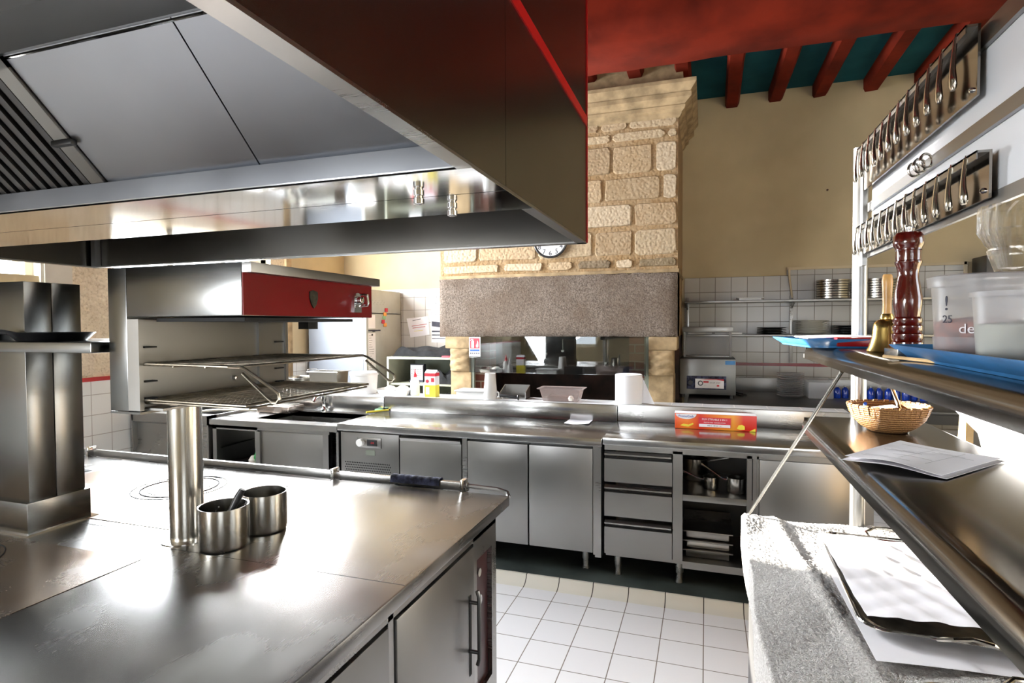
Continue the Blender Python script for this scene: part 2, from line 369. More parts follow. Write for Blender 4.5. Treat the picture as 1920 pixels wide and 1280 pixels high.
def window(n, ax, pos, a0, a1, z0, z1, bars):
    r = bpy.data.objects.new('window_%d' % n, None); COL.objects.link(r); r['kind'] = 'structure'; WL[r] = Vector()
    b = B(); g = B()
    def bx(q, u0, u1, v0, v1, t=.05):
        if ax == 'x': q.box(pos - t / 2, pos + t / 2, u0, u1, v0, v1)
        else: q.box(u0, u1, pos - t / 2, pos + t / 2, v0, v1)
    f = .07
    bx(b, a0, a0 + f, z0, z1); bx(b, a1 - f, a1, z0, z1); bx(b, a0, a1, z0, z0 + f); bx(b, a0, a1, z1 - f, z1)
    for k in range(1, bars): u = a0 + (a1 - a0) * k / bars; bx(b, u - .03, u + .03, z0, z1)
    bx(b, a0, a1, (z0 + z1) / 2 - .02, (z0 + z1) / 2 + .02)
    b.build('window_frame', 'white_paint', r); bx(g, a0 + f, a1 - f, z0 + f, z1 - f, .006); g.build('pane', 'window_glass', r)
window(1, 'x', XL - .08, 1.2, 2.72, 1.81, 3.2, 2)
window(2, 'x', XL - .08, 3.2, 4.9, 1.3, 3.1, 3)
window(3, 'y', YN - .15, -4.2, -2.4, 1.0, 2.05, 3)  # unseen opening, added to carry the fill from behind left
window(4, 'y', YN - .15, .6, 2.8, 1.0, 2.05, 3)  # unseen too, added as the source of the right-hand fill
window(6, 'x', XL - .08, 5.2, 6.1, 2.5, 3.4, 1)
window(5, 'x', XR + .15, .1, 1.9, 1.1, 2.9, 2)
# wall linings
struct(B().box(XL, XL + .012, YN, 6.0, 0, 1.13), 'trim_1', 'side_tiles')
struct(B().box(XL, XL + .016, YN, 6.0, 1.13, 1.16), 'trim_2', 'red_strip')
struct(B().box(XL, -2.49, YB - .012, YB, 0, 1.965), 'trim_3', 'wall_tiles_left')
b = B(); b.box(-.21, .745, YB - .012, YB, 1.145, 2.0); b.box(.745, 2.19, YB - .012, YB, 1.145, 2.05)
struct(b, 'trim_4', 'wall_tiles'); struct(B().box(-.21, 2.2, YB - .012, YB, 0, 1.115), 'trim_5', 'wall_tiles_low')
struct(B().box(-.21, 2.2, YB - .018, YB, 1.115, 1.145), 'trim_6', 'red_enamel')
b = B(); b.box(.745, 2.2, YB - .03, YB, 2.05, 2.075); b.box(2.18, 2.205, YB - .03, YB, 1.0, 2.075); b.tube([(.76, 6.17, 2.06), (.765, 6.17, 1.98), (.79, 6.17, 1.78)], .01, 6)
struct(b, 'trim_7', 'plaster_light')

def blocks(b, rows, u0, u1, place, rnd, w=(.22, .5), palette=None, skip=None, depth=.014):
    """rough coursed stones as rounded slabs standing proud of the mortar"""
    for (z0, z1, mode) in rows:
        u = u0 - rnd.random() * .2
        while u < u1:
            h = z1 - z0; ww = rnd.uniform(*w) * (1.0 if h > .13 else .8)
            a, c = max(u, u0), min(u + ww, u1)
            if c - a > .06 and not (skip and skip(a, c, z0, z1)):
                t = rnd.choice(palette) if not mode else rnd.choice(mode)
                q_ = rnd.uniform(.9, 1.08); t = tuple(x * q_ for x in t)
                g = .014; ca, cc, r = a + g, c - g, min(.028, h * .3)
                jit = lambda: rnd.uniform(-.007, .007)
                pts = []
                for (px, pz, a0) in ((cc - r, z1 - g - r, 0), (ca + r, z1 - g - r, 90), (ca + r, z0 + g + r, 180), (cc - r, z0 + g + r, 270)):
                    for k in range(4):
                        an = math.radians(a0 + 30 * k); pts.append((px + r * math.cos(an) + jit(), pz + r * math.sin(an) + jit()))
                n = len(pts); cx = sum(p[0] for p in pts) / n; cz = sum(p[1] for p in pts) / n
                d = depth * rnd.uniform(.6, 1.2)
                vs = [place(p, q, 0) for p, q in pts] + [place(cx + (p - cx) * .96, cz + (q - cz) * .93, d) for p, q in pts]
                fs = [tuple(range(n, 2 * n))] + [(i, (i + 1) % n, (i + 1) % n + n, i + n) for i in range(n)]
                b.add(vs, fs, t)
            u += ww
LIGHTP = [(.42, .30, .175), (.46, .35, .22), (.37, .26, .145), (.50, .395, .27), (.36, .25, .14)]
DARKP = [(.11, .075, .04), (.14, .10, .05), (.62, .54, .42)]
MORT = (.30, .185, .08)
# left wall stone facing
rnd = random.Random(3); b = B()
zs = [1.16]
while zs[-1] < 3.7: zs.append(zs[-1] + rnd.uniform(.18, .32))
def lskip(a, c, z0, z1): return (c > 1.1 and a < 2.86 and z1 > 1.80 and z0 < 3.3) or (c > 3.15 and a < 4.95 and z1 > 1.25 and z0 < 3.2)
blocks(b, [(zs[i], zs[i + 1], None) for i in range(len(zs) - 1)], -.5, 5.1, lambda u, v, d: (XL + .004 + d, u, v), rnd, (.25, .55), [(.74, .64, .48), (.80, .72, .6), (.70, .56, .36), (.84, .78, .7)], lskip)
for y0, y1, z0, z1 in ((-.5, 1.2, 1.16, 3.8), (1.2, 2.72, 1.16, 1.81), (2.72, 3.2, 1.16, 3.8), (3.2, 4.9, 1.16, 1.3), (4.9, 5.1, 1.16, 3.8)): b.box(XL, XL + .006, y0, y1, z0, z1, 0, (.76, .66, .48))
struct(b, 'trim_8', 'stone_blocks')
b = B(); b.box(XL, XL + .03, 1.05, 2.9, 1.74, 1.815); b.box(XL, XL + .03, 2.72, 2.9, 1.74, 3.3); b.box(XL - .06, XL + .02, 2.70, 2.74, 1.81, 3.2)
struct(b, 'trim_9', 'white_paint')
struct(B().box(XL, XL + .04, 5.1, 5.18, 0, 3.2).box(XL, XL + .02, 4.9, 5.1, 1.16, 2.1), 'trim_10', 'limestone')
# ceiling timbers
rnd = random.Random(5)
for k in range(-11, 9):
    x = .224 + .407 * k + rnd.uniform(-.015, .015)
    if abs(x + .58) < 3.9: pass
    ww = rnd.uniform(.062, .078); dz = rnd.uniform(-.02, .01); b = B()
    prof = [(-ww, 0), (ww, 0), (ww, -.085), (ww * .7, -.11 + dz), (-ww * .8, -.115 + dz), (-ww, -.09)]
    n = 10; vs = []; fs = []
    for i in range(n + 1):
        y = YN + (YB - YN) * i / n; ox = rnd.uniform(-.012, .012)
        vs += [(x + ox + u, y, ZC + v + (rnd.uniform(-.006, .006) if v < 0 else 0)) for u, v in prof]
    for i in range(n):
        for j in range(6): fs.append((i * 6 + j, i * 6 + (j + 1) % 6, (i + 1) * 6 + (j + 1) % 6, (i + 1) * 6 + j))
    b.add(vs, fs); o = struct(b, 'ceiling_joist', 'beam_red')
b = B(); n = 40; vs = []; fs = []
for i in range(n + 1):
    x = XL + (XR - XL) * i / n; j1 = .03 * math.sin(x * 2.1) + rnd.uniform(-.015, .015); j2 = rnd.uniform(-.006, .006)
    prof = [(3.80, ZC), (3.80, 3.52 + j1), (3.86 + j1, 3.43 + j1 * .4), (3.93, 3.405), (4.34, 3.395 + j2), (4.37 + j2, 3.42), (4.37, ZC)]
    vs += [(x, p, q) for p, q in prof]
for i in range(n):
    for j in range(7): fs.append((i * 7 + j, i * 7 + (j + 1) % 7, (i + 1) * 7 + (j + 1) % 7, (i + 1) * 7 + j))
b.add(vs, fs); struct(b, 'ceiling_beam', 'beam_red', ang=60)
b = B(); b.box(.33, .62, 4.50, 4.56, 3.64, 3.69, .004); o = b.build('ceiling_batten', 'plaster_light', origin=(.47, 4.53, 3.66)); tag(o, 'small cream batten fixed between the red joists by the big beam', 'batten')  # plain cream batten, gives no light

# ---------------------------------------------------------------- chimney
b = B()
CX0, CX1, CY = -2.49, -.233, 5.2
b.box(CX0, CX1, CY, YB, 1.422, ZC, 0, MORT)
rows = [(2.131, 2.375, None), (2.386, 2.602, None), (2.613, 2.841, None), (2.852, 3.123, None), (3.133, 3.231, None), (3.236, 3.345, None)]
rnd = random.Random(11)
blocks(b, rows, CX0 + .02, CX1, lambda u, v, d: (u, CY - d, v), rnd, (.28, .62), LIGHTP)
for a, c, t in ((-2.47, -1.86, LIGHTP[1]), (-1.84, -1.43, LIGHTP[3]), (-1.41, -1.15, LIGHTP[0]), (-1.12, -.80, DARKP[0]), (-.78, -.61, LIGHTP[3]), (-.575, -.235, DARKP[1])):
    blocks(b, [(2.023, 2.12, [t])], a, c, lambda u, v, d: (u, CY - d, v), type('r', (), {'random': lambda s_: 0, 'uniform': lambda s_, p_, q_: q_ if p_ > .1 else rnd.uniform(p_, q_), 'choice': lambda s_, l: l[0]})(), (.9, .9), LIGHTP)
chim = struct(b, 'chimney_breast', 'stone_blocks'); chim['kind'] = 'structure'
struct(B().box(CX0 - .01, CX1 + .01, CY - .012, YB, 1.98, 2.012, .003), 'trim_11', 'limestone')
# crown moulding round front and sides
prof = [(0, 3.19), (.012, 3.2), (.025, 3.225), (.03, 3.25), (.055, 3.275), (.06, 3.30), (.06, 3.315), (.05, 3.32), (.075, 3.345), (.10, 3.37), (.11, 3.38), (.11, 3.43), (.10, 3.435), (.12, 3.47), (.14, 3.50), (.15, 3.52), (.15, 3.56), (.06, 3.575), (.04, 3.6), (.04, 3.8)]
prof = [(o_, z if z > 3.7 else 3.30 + (z - 3.19) * .74) for o_, z in prof]
vs = []; fs = []; n = len(prof)
for o_, z in prof: vs += [(CX0 - o_, YB, z), (CX0 - o_, CY - o_, z), (CX1 + o_, CY - o_, z), (CX1 + o_, YB, z)]
for i in range(n - 1):
    for j in range(3): fs.append((i * 4 + j, i * 4 + j + 1, (i + 1) * 4 + j + 1, (i + 1) * 4 + j))
struct(B().add(vs, fs), 'chimney_cornice', 'limestone', ang=30)['kind'] = 'structure'
# granite lintel and jambs
b = B(); vs = []; nx, nz = 60, 14
def lint(u, v):
    x = CX0 + (CX1 - CX0) * u; z = 1.422 + .558 * v
    return (x, CY - .05 + random.uniform(-.004, .004) + (.02 if v in (0, 1) or u in (0, 1) else 0), z + (random.uniform(-.006, .006) if v in (0, 1) else 0))
b.sheet(lint, nx, nz); b.box(CX0, CX1, CY - .03, CY + .35, 1.424, 1.98)
struct(b, 'chimney_lintel', 'granite', ang=180)['kind'] = 'structure'
for side, x0, x1 in ((-1, -2.383, -2.167), (1, -.477, -.265)):
    b = B(); cx = (x0 + x1) / 2
    b.box(x0, x1, CY - .02, CY + .35, 0, 1.086, .012); b.box(x0 - (.05 if side < 0 else 0), x1 + (.03 if side > 0 else 0), CY - .04, CY + .4, 1.303, 1.422, .015)
    vs = []; rnd = random.Random(20 + side)
    def corb(u, v, x0=x0, x1=x1):
        a = -PI / 2 + PI * u; rr = .5 + .5 * math.sin(v * PI * .9 + .3)
        return ((x0 + x1) / 2 + (x1 - x0) / 2 * math.sin(a), CY - .02 - .055 * math.cos(a) * rr - .014 * math.sin(v * 19) * math.cos(a * 3), 1.086 + .217 * v)
    b.sheet(corb, 12, 12); b.box(x0 + .005, x1 - .005, CY - .015, CY + .35, 1.086, 1.303)
    struct(b, 'chimney_jamb', 'limestone')['kind'] = 'structure'
b = B(); b.box(CX0, -2.167, CY + .3, YB, 0, 1.422); b.box(-.477, CX1, CY + .3, YB, 0, 1.422); b.box(-2.167, -.477, 6.1, YB, 0, 1.422)
struct(b, 'hearth_lining', 'dark_brick')['kind'] = 'structure'
b = B(); b.box(-2.167, -2.015, CY + .1, CY + .28, 0, 1.422); b.box(-.65, -.477, CY + .02, CY + .2, 0, 1.422)
struct(b, 'hearth_wall', 'brick')['kind'] = 'structure'
struct(B().box(-2.167, -.477, CY - .0, 6.1, 0, .62), 'hearth_base', 'hearth_black')['kind'] = 'structure'
struct(B().box(-2.167, -.477, CY + .3, 6.1, 1.39, 1.422), 'hearth_top', 'hearth_black')['kind'] = 'structure'
struct(B().box(-.515, -.477, CY - .005, CY + .02, .9, 1.422).box(-2.167, -2.14, CY - .005, CY + .02, .9, 1.422), 'trim_12', 'pale_green')
# plinth and cove
struct(B().box(XL, .95, 3.24, 3.95, 0, .045), 'plinth', 'dark_plinth')['kind'] = 'structure'
b = B(); pts = [(3.17, 0), (3.19, .004), (3.21, .012), (3.23, .03), (3.236, .05), (3.25, .05), (3.25, 0)]; b.prism(pts, 'x', XL, .95); struct(b, 'baseboard_back', 'cove_tiles')
struct(B().box(-3.55, .82, 3.93, 4.14, 0, .965), 'low_wall', 'white_paint')['kind'] = 'structure'
struct(B().box(-3.55, .835, 3.915, 4.15, .965, .985, .003), 'wall_ledge', 'ledge_tiles')['kind'] = 'structure'

# ---------------------------------------------------------------- hood
HX0, HX1, HY0, HY1, HZ = -3.12, -.444, .32, 2.24, 1.85
hood = thing('extractor_hood', 'large stainless steel island extractor hood hanging over the cooking range', 'hood', (-1.78, 1.28, HZ))
b = B(); t = .012; ZT = 3.0
b.box(HX1 - t, HX1, HY0, 1.28, HZ, ZT); b.box(HX1 - t, HX1, 1.2825, HY1 - .004, HZ, ZT)
b.box(HX0, HX0 + t, HY0, HY1, HZ, ZT); b.box(HX0, HX1, HY0, HY0 + t, HZ, ZT); b.box(HX0, HX1 - .001, HY1 - t, HY1, HZ, ZT)
b.box(HX0, HX1, HY0, HY1, ZT - .01, ZT)
b.build('skirt', 'steel_skirt', hood)
b = B(); b.box(-2.3, -1.2, .9, 1.7, ZT, ZC - .02); b.build('duct', 'steel_skirt', hood)
b = B(); fl = .035
b.box(HX1 - fl, HX1 + .001, HY0, HY1, HZ - .004, HZ + .002); b.box(HX0, HX0 + fl, HY0, HY1, HZ - .004, HZ + .002)
b.box(HX0, HX1, HY1 - fl, HY1 + .001, HZ - .004, HZ + .002); b.box(HX0, HX1, HY0, HY0 + fl, HZ - .004, HZ + .002)
b.build('bottom_rim', 'steel', hood)
b = B(); b.box(HX1, HX1 + .004, HY0, HY1 + .004, 2.30, 2.335); b.box(HX0, HX1, HY1, HY1 + .004, 2.30, 2.335); b.box(HX1 - .006, HX1 + .004, HY1 - .002, HY1 + .007, HZ, ZT)
o = b.build('trim_strip', 'red_strip', hood); o['label'] = 'red painted trim strip'
b = B(); b.box(HX0, HX1, 1.075, 1.278, HZ - .006, HZ + .003); b.box(HX0, HX1, 1.282, 1.50, HZ - .006, HZ + .003); o = b.build('gutter_panel', 'steel_gutter', hood); o['label'] = 'mirror polished gutter panel'
b = B(); b.box(HX0 + t, HX1 - t, 1.07, 1.08, HZ, 1.897); b.box(HX0 + t, HX1 - t, 1.495, 1.505, HZ, 1.897)
b.box(HX0 + t, HX1 - t, .845, .853, 2.121, 2.21); b.box(HX0 + t, HX1 - t, 1.722, 1.73, 2.121, 2.21)
b.build('gutter_side', 'steel_hood', hood)
b = B(); b.box(HX0 + t, HX1 - t, HY0 + t, .853, 2.21, 2.22); b.box(HX0 + t, HX1 - t, 1.722, HY1 - t, 2.21, 2.22); b.build('top_panel', 'steel', hood)
def incl(b, x0, x1, s, h=0, v0=0., v1=1., th=.006):
    """slab lying in the sloping filter plane: s=-1 near side, +1 far side"""
    ya, za, yb, zb = (1.088, 1.894, .853, 2.121) if s < 0 else (1.487, 1.894, 1.722, 2.121)
    L = math.hypot(yb - ya, zb - za); ny, nz = ((zb - za) / L * (1 if s < 0 else -1), (ya - yb) / L * (1 if s < 0 else -1))
    def P(v, d): return (ya + (yb - ya) * v + ny * d, za + (zb - za) * v + nz * d)
    q = [P(v0, h), P(v1, h), P(v1, h + th), P(v0, h + th)]
    vs = [(x, y, z) for x in (x0, x1) for y, z in q]
    b.add(vs, [(0, 1, 2, 3), (7, 6, 5, 4), (0, 4, 5, 1), (1, 5, 6, 2), (2, 6, 7, 3), (3, 7, 4, 0)])
for s in (-1, 1):
    for x0, x1 in ((-.9705, HX1 - t), (-1.452, -.9745), (-2.48, -2.03)):
        b = B(); incl(b, x0, x1, s); b.build('sloping_panel', 'steel_hood', hood)
    b = B(); incl(b, HX0, HX1 - t, s, .012, 0, 1, .004); b.build('backing_plate', 'dark_gap', hood)
    b = B(); 
    ya, za, yb, zb = (1.09, 1.896, .853, 2.121) if s < 0 else (1.487, 1.896, 1.722, 2.121)
    b.tube([(HX0, yb + .004 * s * -1, zb - .003), (HX1 - t, yb + .004 * s * -1, zb - .003)], .0035, 6); b.build('edge_bead', 'chrome', hood)
    for fx0, fx1 in ((-2.03, -1.456), (-3.06, -2.485)):
        b = B()
        incl(b, fx0, fx0 + .045, s, -.008, 0, 1, .014); incl(b, fx1 - .045, fx1, s, -.008, 0, 1, .014); incl(b, fx0, fx1, s, -.008, .93, 1, .014); incl(b, fx0, fx1, s, -.008, 0, .03, .014)
        f_ = b.build('grease_filter', 'steel', hood)
        b = B(); nb = 12; wd = (fx1 - fx0 - .09) / nb
        for k in range(nb):
            x = fx0 + .045 + wd * k; incl(b, x + wd * .12, x + wd * .82, s, -.001, .03, .93, .006); incl(b, x + wd * .72, x + wd * .84, s, -.006, .03, .93, .008)
        b.build('baffle', 'steel_dark', f_)
        b = B(); yy, zz = ya + (yb - ya) * .42, za + (zb - za) * .42
        b.box(fx1 - .055, fx1 + .015, yy - .008, yy + .008, zz - .022, zz - .008, .003); b.build('catch', 'steel_dark', f_)
for x, y in ((-.647, 1.235), (-.632, 1.393)):
    b = B(); b.lathe(x, y, [(.013, HZ), (.013, HZ - .012), (.010, HZ - .014), (.010, HZ - .018), (.013, HZ - .02), (.013, HZ - .032), (.004, HZ - .035)], 16); b.build('drain_plug', 'chrome', hood)
b = B(); b.box(-3.09, -3.06, HY1 - .045, HY1 - .014, HZ, 2.05); b.build('corner_post', 'steel_hood', hood)

# ---------------------------------------------------------------- cooking range (island)
SX0, SX1, SY0, SY1 = -3.25, -.685, .45, 2.0
stove = thing('cooking_range', 'long stainless steel island cooking range with flat solid hobs', 'range', (-1.9, 1.25, 0))
b = B(); b.box(SX0, SX1, SY0, SY1, .862, .9, .006); b.build('worktop', 'steel_top', stove)
b = B(); b.box(SX0 + .05, -.74, SY0 + .05, SY1 - .05, .1, .862); b.build('body', 'steel_door', stove)
b = B(); b.box(SX0 + .1, -.85, SY0 + .12, SY1 - .12, 0, .1); b.build('plinth_panel', 'dark_gap', stove)
b = B()
for y0, y1, z0, z1 in ((1.905, 1.95, .1, .862), (1.735, 1.765, .1, .862), (1.20, 1.225, .1, .862), (.50, .53, .1, .862), (1.765, 1.905, .745, .862), (.5, 1.95, .815, .862), (1.765, 1.905, .1, .28)): b.box(-.745, -.722, y0, y1, z0, z1)
b.build('end_frame', 'steel', stove)
b = B(); b.box(-.742, -.738, 1.767, 1.903, .28, .745); o = b.build('side_recess', 'recess_red', stove); o['label'] = 'dark red recessed side panel'
b = B(); b.cyl((-.738, 1.80, .69), (-.725, 1.80, .69), .014); b.cyl((-.738, 1.79, .60), (-.72, 1.79, .60), .018); b.build('gas_valve', 'chrome', stove)
for y0, y1, hy in ((1.232, 1.728, 1.69), (.538, 1.194, .60)):
    b = B(); b.box(-.742, -.716, y0, y1, .14, .808, .003); d = b.build('door', 'steel_door', stove)
    b = B(); b.box(-.7165, -.7145, hy - .006, hy + .010, .40, .66); b.build('handle_slot', 'dark_gap', d)
    b = B(); b.tube([(-.69, hy, .68), (-.684, hy, .66), (-.684, hy, .46), (-.69, hy, .44)], .007, 8)
    for z in (.64, .48): b.cyl((-.716, hy, z), (-.684, hy, z), .006, 8)
    b.build('handle', 'steel_dark', d)
# solid top plates and rings
b = B(); b.box(-2.50, -1.447, SY0 + .06, 1.142, .9, .9018); b.build('hotplate', 'steel_plate', stove)
b = B(); b.box(-2.52, -1.56, 1.34, 1.86, .9, .9018); b.build('hotplate', 'steel_plate', stove)
b = B(); b.box(-3.1, -2.56, 1.62, 1.80, .9, .9014); b.build('vent_slot', 'dark_gap', stove)
for cx, cyy in ((-1.95, 1.71), (-1.96, .93)):
    for R, rr in ((.165, .0022), (.135, .0034), (.11, .0018)):
        b = B(); b.ring((cx, cyy, .9018), R, rr, 'z', 56, 5); b.build('hob_ring', 'dark_gap', stove)
b = B(); b.box(-1.447, -.69, 1.225, 1.2262, .9, .9004); b.box(-1.449, -1.4465, SY0 + .06, 1.2, .9, .9005); b.box(-1.9, -1.5, 1.3, 1.302, .9, .9006); b.box(-1.5585, -1.556, 1.34, 1.86, .9, .9006); b.box(-1.86, -1.83, 1.855, 1.857, .9018, .9026)
b.build('seam', 'dark_gap', stove)
b = B(); b.box(-2.95, -.86, 2.015, 2.033, .895, .928, .004)
b.tube([(-.86, 2.024, .915), (-.74, 2.022, .912), (-.70, 2.016, .905), (-.69, 2.0, .893)], .009, 8); b.build('towel_rail', 'steel', stove)
for x in (-2.86, -2.2, -1.45, -.872): b = B(); b.box(x - .008, x + .008, 1.985, 2.03, .88, .945, .004); b.build('rail_bracket', 'chrome', stove)
b = B(); rnd = random.Random(2)
def cl(u, v):
    x = -1.19 + .215 * u; wv = .0012 * math.sin(u * 34) + .0016 * math.sin(u * 11)
    a = (v - .5) * 2; r = .012
    if abs(a) < .35: th_ = a / .35 * PI / 2; return (x, 2.024 + (.017 + abs(wv)) * math.sin(th_), .928 + (.008 + abs(wv)) * math.cos(th_))
    s = 1 if a > 0 else -1; d = (abs(a) - .35) / .65
    return (x + wv, 2.024 + s * (.017 + abs(wv)), .928 - d * (.02 if s < 0 else .25))
b.sheet(cl, 60, 20); o = b.build('dish_towel', 'blue_cloth', origin=(-1.08, 2.024, .9)); tag(o, 'dark blue striped dish towel folded over the rail behind the range', 'towel')

# service column on the range, with gantry shelf
col = thing('service_column', 'square stainless steel service column rising from the range at the left', 'column', (-2.2, 1.27, .9))
b = B(); b.box(-2.42, -1.957, 1.185, 1.262, .9, 1.67, .002); b.box(-2.42, -1.957, 1.264, 1.352, .9, 1.67, .002); b.build('shaft', 'steel_dimmed', col)
b = B(); b.box(-2.44, -1.947, 1.172, 1.362, .9, .995, .002); b.build('base_collar', 'steel_dimmed', col)
b = B(); b.box(-2.46, -1.93, 1.158, 1.375, .9, .9035); b.build('foot_flange', 'chrome', col)
gs = B(); gs.box(-3.0, -1.515, 1.07, 1.184, 1.462, 1.49, .003); gs.box(-3.0, -1.515, 1.353, 1.47, 1.462, 1.49, .003); gs.box(-1.956, -1.515, 1.184, 1.353, 1.462, 1.49); gs.box(-3.0, -2.421, 1.184, 1.353, 1.462, 1.49)
gs.build('gantry_shelf', 'steel_dimmed', col)
def pan(name, label, x, y, z, r, ang, hl=.16):
    p = thing(name, label, 'pan', (0, 0, 0), 'frying pans on the gantry shelf')
    b = B(); b.lathe(0, 0, [(0, 0), (r * .78, 0), (r * .82, .004), (r, .024), (r * .99, .025), (r * .8, .006), (0, .004)], 28); b.build('bowl', 'black_iron', p)
    b = B(); b.tube([(r * .95, 0, .018), (r + .04, 0, .026), (r + hl, 0, .03)], [.006, .007, .009], 8); b.build('handle', 'black_plastic', p)
    p.location = (x, y, z); p.rotation_euler = (0, 0, ang); return p
pan('frying_pan', 'black frying pan on the gantry shelf at the left frame edge, before the column', -2.13, 1.128, 1.4905, .054, PI, .04)
pan('frying_pan', 'larger black frying pan on the gantry shelf beside the service column', -1.835, 1.185, 1.4905, .105, -PI * .9, .11)
pan('frying_pan', 'black frying pan on the gantry shelf close to the salamander grill', -1.64, 1.375, 1.4905, .088, -PI * .35, .11)

# ---------------------------------------------------------------- salamander grill on its pole
sal = thing('salamander_grill', 'stainless salamander grill with a red front panel on a round steel pole', 'grill', (-1.465, 1.305, .9))
Y0, Y1 = 1.10, 1.66; XB, XI, XF = -1.49, -1.385, -1.047
b = B(); b.lathe(-1.465, 1.305, [(.046, .9), (.046, 1.305)], 40, cap=True); b.build('pole', 'steel_pot', sal)
b = B(); b.lathe(-1.465, 1.305, [(.07, .9), (.07, .903), (.052, .9045)], 40); b.build('pole_flange', 'chrome', sal)
b = B(); b.box(XB, -1.425, Y0, Y1, 1.31, 1.684, .002); b.box(XB, XI, Y0, Y1, 1.303, 1.309); b.build('back_column', 'steel_dimmed', sal)
b = B(); b.box(-1.425, XI, Y0, Y0 + .012, 1.312, 1.55); b.box(-1.425, XI, Y1 - .012, Y1, 1.312, 1.55); b.box(-1.425, -1.40, Y0 + .01, Y1 - .01, 1.312, 1.55); b.box(-1.425, -1.33, Y0 + .02, Y1 - .02, 1.312, 1.318); 
b.box(-1.40, -1.392, Y1 - .13, Y1 - .012, 1.32, 1.55)
b.build('inner_back', 'steel_door', sal)
b = B()
for y in (Y0 + .015, Y1 - .06):
    for z in (1.34, 1.385, 1.43, 1.475): b.box(-1.41, -1.382, y, y + .035, z, z + .004)
b.build('rack_slot', 'dark_gap', sal)
b = B(); b.lathe(0, 0, [(.001, 0), (.008, .003), (.006, .009), (0, .011)], 12); 
b.v = [Vector((-1.40 + v.z, Y0 + .33 + v.x, 1.37 + v.y)) for v in b.v]; b.build('screw', 'chrome', sal)
b = B(); b.box(-1.424, XF - .003, Y0, Y1, 1.556, 1.684, .002); b.build('heating_box', 'steel_dimmed', sal)
b = B(); b.box(XF - .003, XF, Y0 + .002, Y1, 1.557, 1.659); o = b.build('front_panel', 'red_enamel', sal); o['label'] = 'red enamel front panel'
b = B(); b.box(-1.37, -1.08, Y0 + .04, Y1 - .06, 1.543, 1.552); b.box(-1.30, -1.26, Y1 - .05, Y1 + .0, 1.52, 1.552); b.build('burner', 'dark_gap', sal)
b = B(); b.box(-1.12, -1.022, Y0 + .002, Y1 + .012, 1.659, 1.6835, .002); b.build('top_shelf', 'steel_door', sal)
b = B(); poly = [(-.016, .016), (0, .02), (.016, .016), (.017, -.002), (.010, -.02), (0, -.03), (-.010, -.02), (-.017, -.002)]
b.prism([(1.36 + u, 1.61 + v) for u, v in poly], 'x', XF, XF + .004); o = b.build('badge', 'bronze', sal, ); o['label'] = 'small bronze shield badge'
b = B(); kx = XF; ky = 1.572
b.prism([(ky + .02 * math.cos(a), 1.612 + .022 * math.sin(a)) for a in [PI * k / 10 for k in range(11)]] + [(ky - .02, 1.572), (ky + .02, 1.572)], 'x', kx, kx + .006)
kn = b.build('knob_plate', 'chrome', sal)
b = B(); b.tube([(kx + .005, ky, 1.61), (kx + .022, ky, 1.61), (kx + .025, ky, 1.61)], [.013, .011, .004], 20); b.tube([(kx + .015, ky, 1.628), (kx + .04, ky, 1.626), (kx + .043, ky, 1.60), (kx + .04, ky, 1.594), (kx + .012, ky, 1.592)], .004, 8); b.build('knob', 'chrome', kn)
def wire_rack(z, x1, fine, name):
    b = B(); y0, y1, x0 = Y0 + .012, Y1 - .015, XI - .005
    b.tube([(x0, y0, z), (x1, y0, z), (x1, y1, z), (x0, y1, z)], .0035, 6, closed=True)
    r = b.build(name, 'wire', sal)
    b = B()
    if fine:
        b.tube([(x0, y0 + .01, z - .008), (x1, y0 + .01, z - .008), (x1, y1 - .01, z - .008), (x0, y1 - .01, z - .008)], .003, 6, closed=True)
        n = 34
        for k in range(1, n): y = y0 + (y1 - y0) * k / n; b.cyl((x0, y, z + .002), (x1, y, z + .002), .0011, 5)
        for k in range(1, 26): x = x0 + (x1 - x0) * k / 26; b.cyl((x, y0, z), (x, y1, z), .0011, 5)
    else:
        n = 11
        for k in range(1, n): y = y0 + (y1 - y0) * k / n; b.cyl((x0, y, z + .002), (x1, y, z + .002), .0022, 6)
        for k in (1, 2): x = x0 + (x1 - x0) * k / 3; b.cyl((x, y0, z - .003), (x, y1, z - .003), .0028, 6)
    b.build('grid', 'wire', r)
    if not fine:
        for y in (y0, y1):
            b = B(); dx = .006
            p = [(x1 - .03, y, z), (x1 + .005, y, z), (x1 + .02, y, z - .005), (x1 + .10, y, z - .050)]
            for k in range(7): a = math.radians(-60 + 40 * k * 1.0); p.append((x1 + .112 + .013 * math.sin(a + 1.0), y, z - .064 + .013 * math.cos(a + 1.0)))
            p = p[:4] + [(x1 + .118, y, z - .062), (x1 + .12, y, z - .075), (x1 + .112, y, z - .083), (x1 + .1, y, z - .082), (x1 + .085, y, z - .072), (x1 + .012, y, z - .016)]
            b.tube(p, .004, 8); b.build('handle', 'wire', r)
wire_rack(1.432, -1.075, False, 'upper_rack')
wire_rack(1.338, -1.055, True, 'lower_rack')

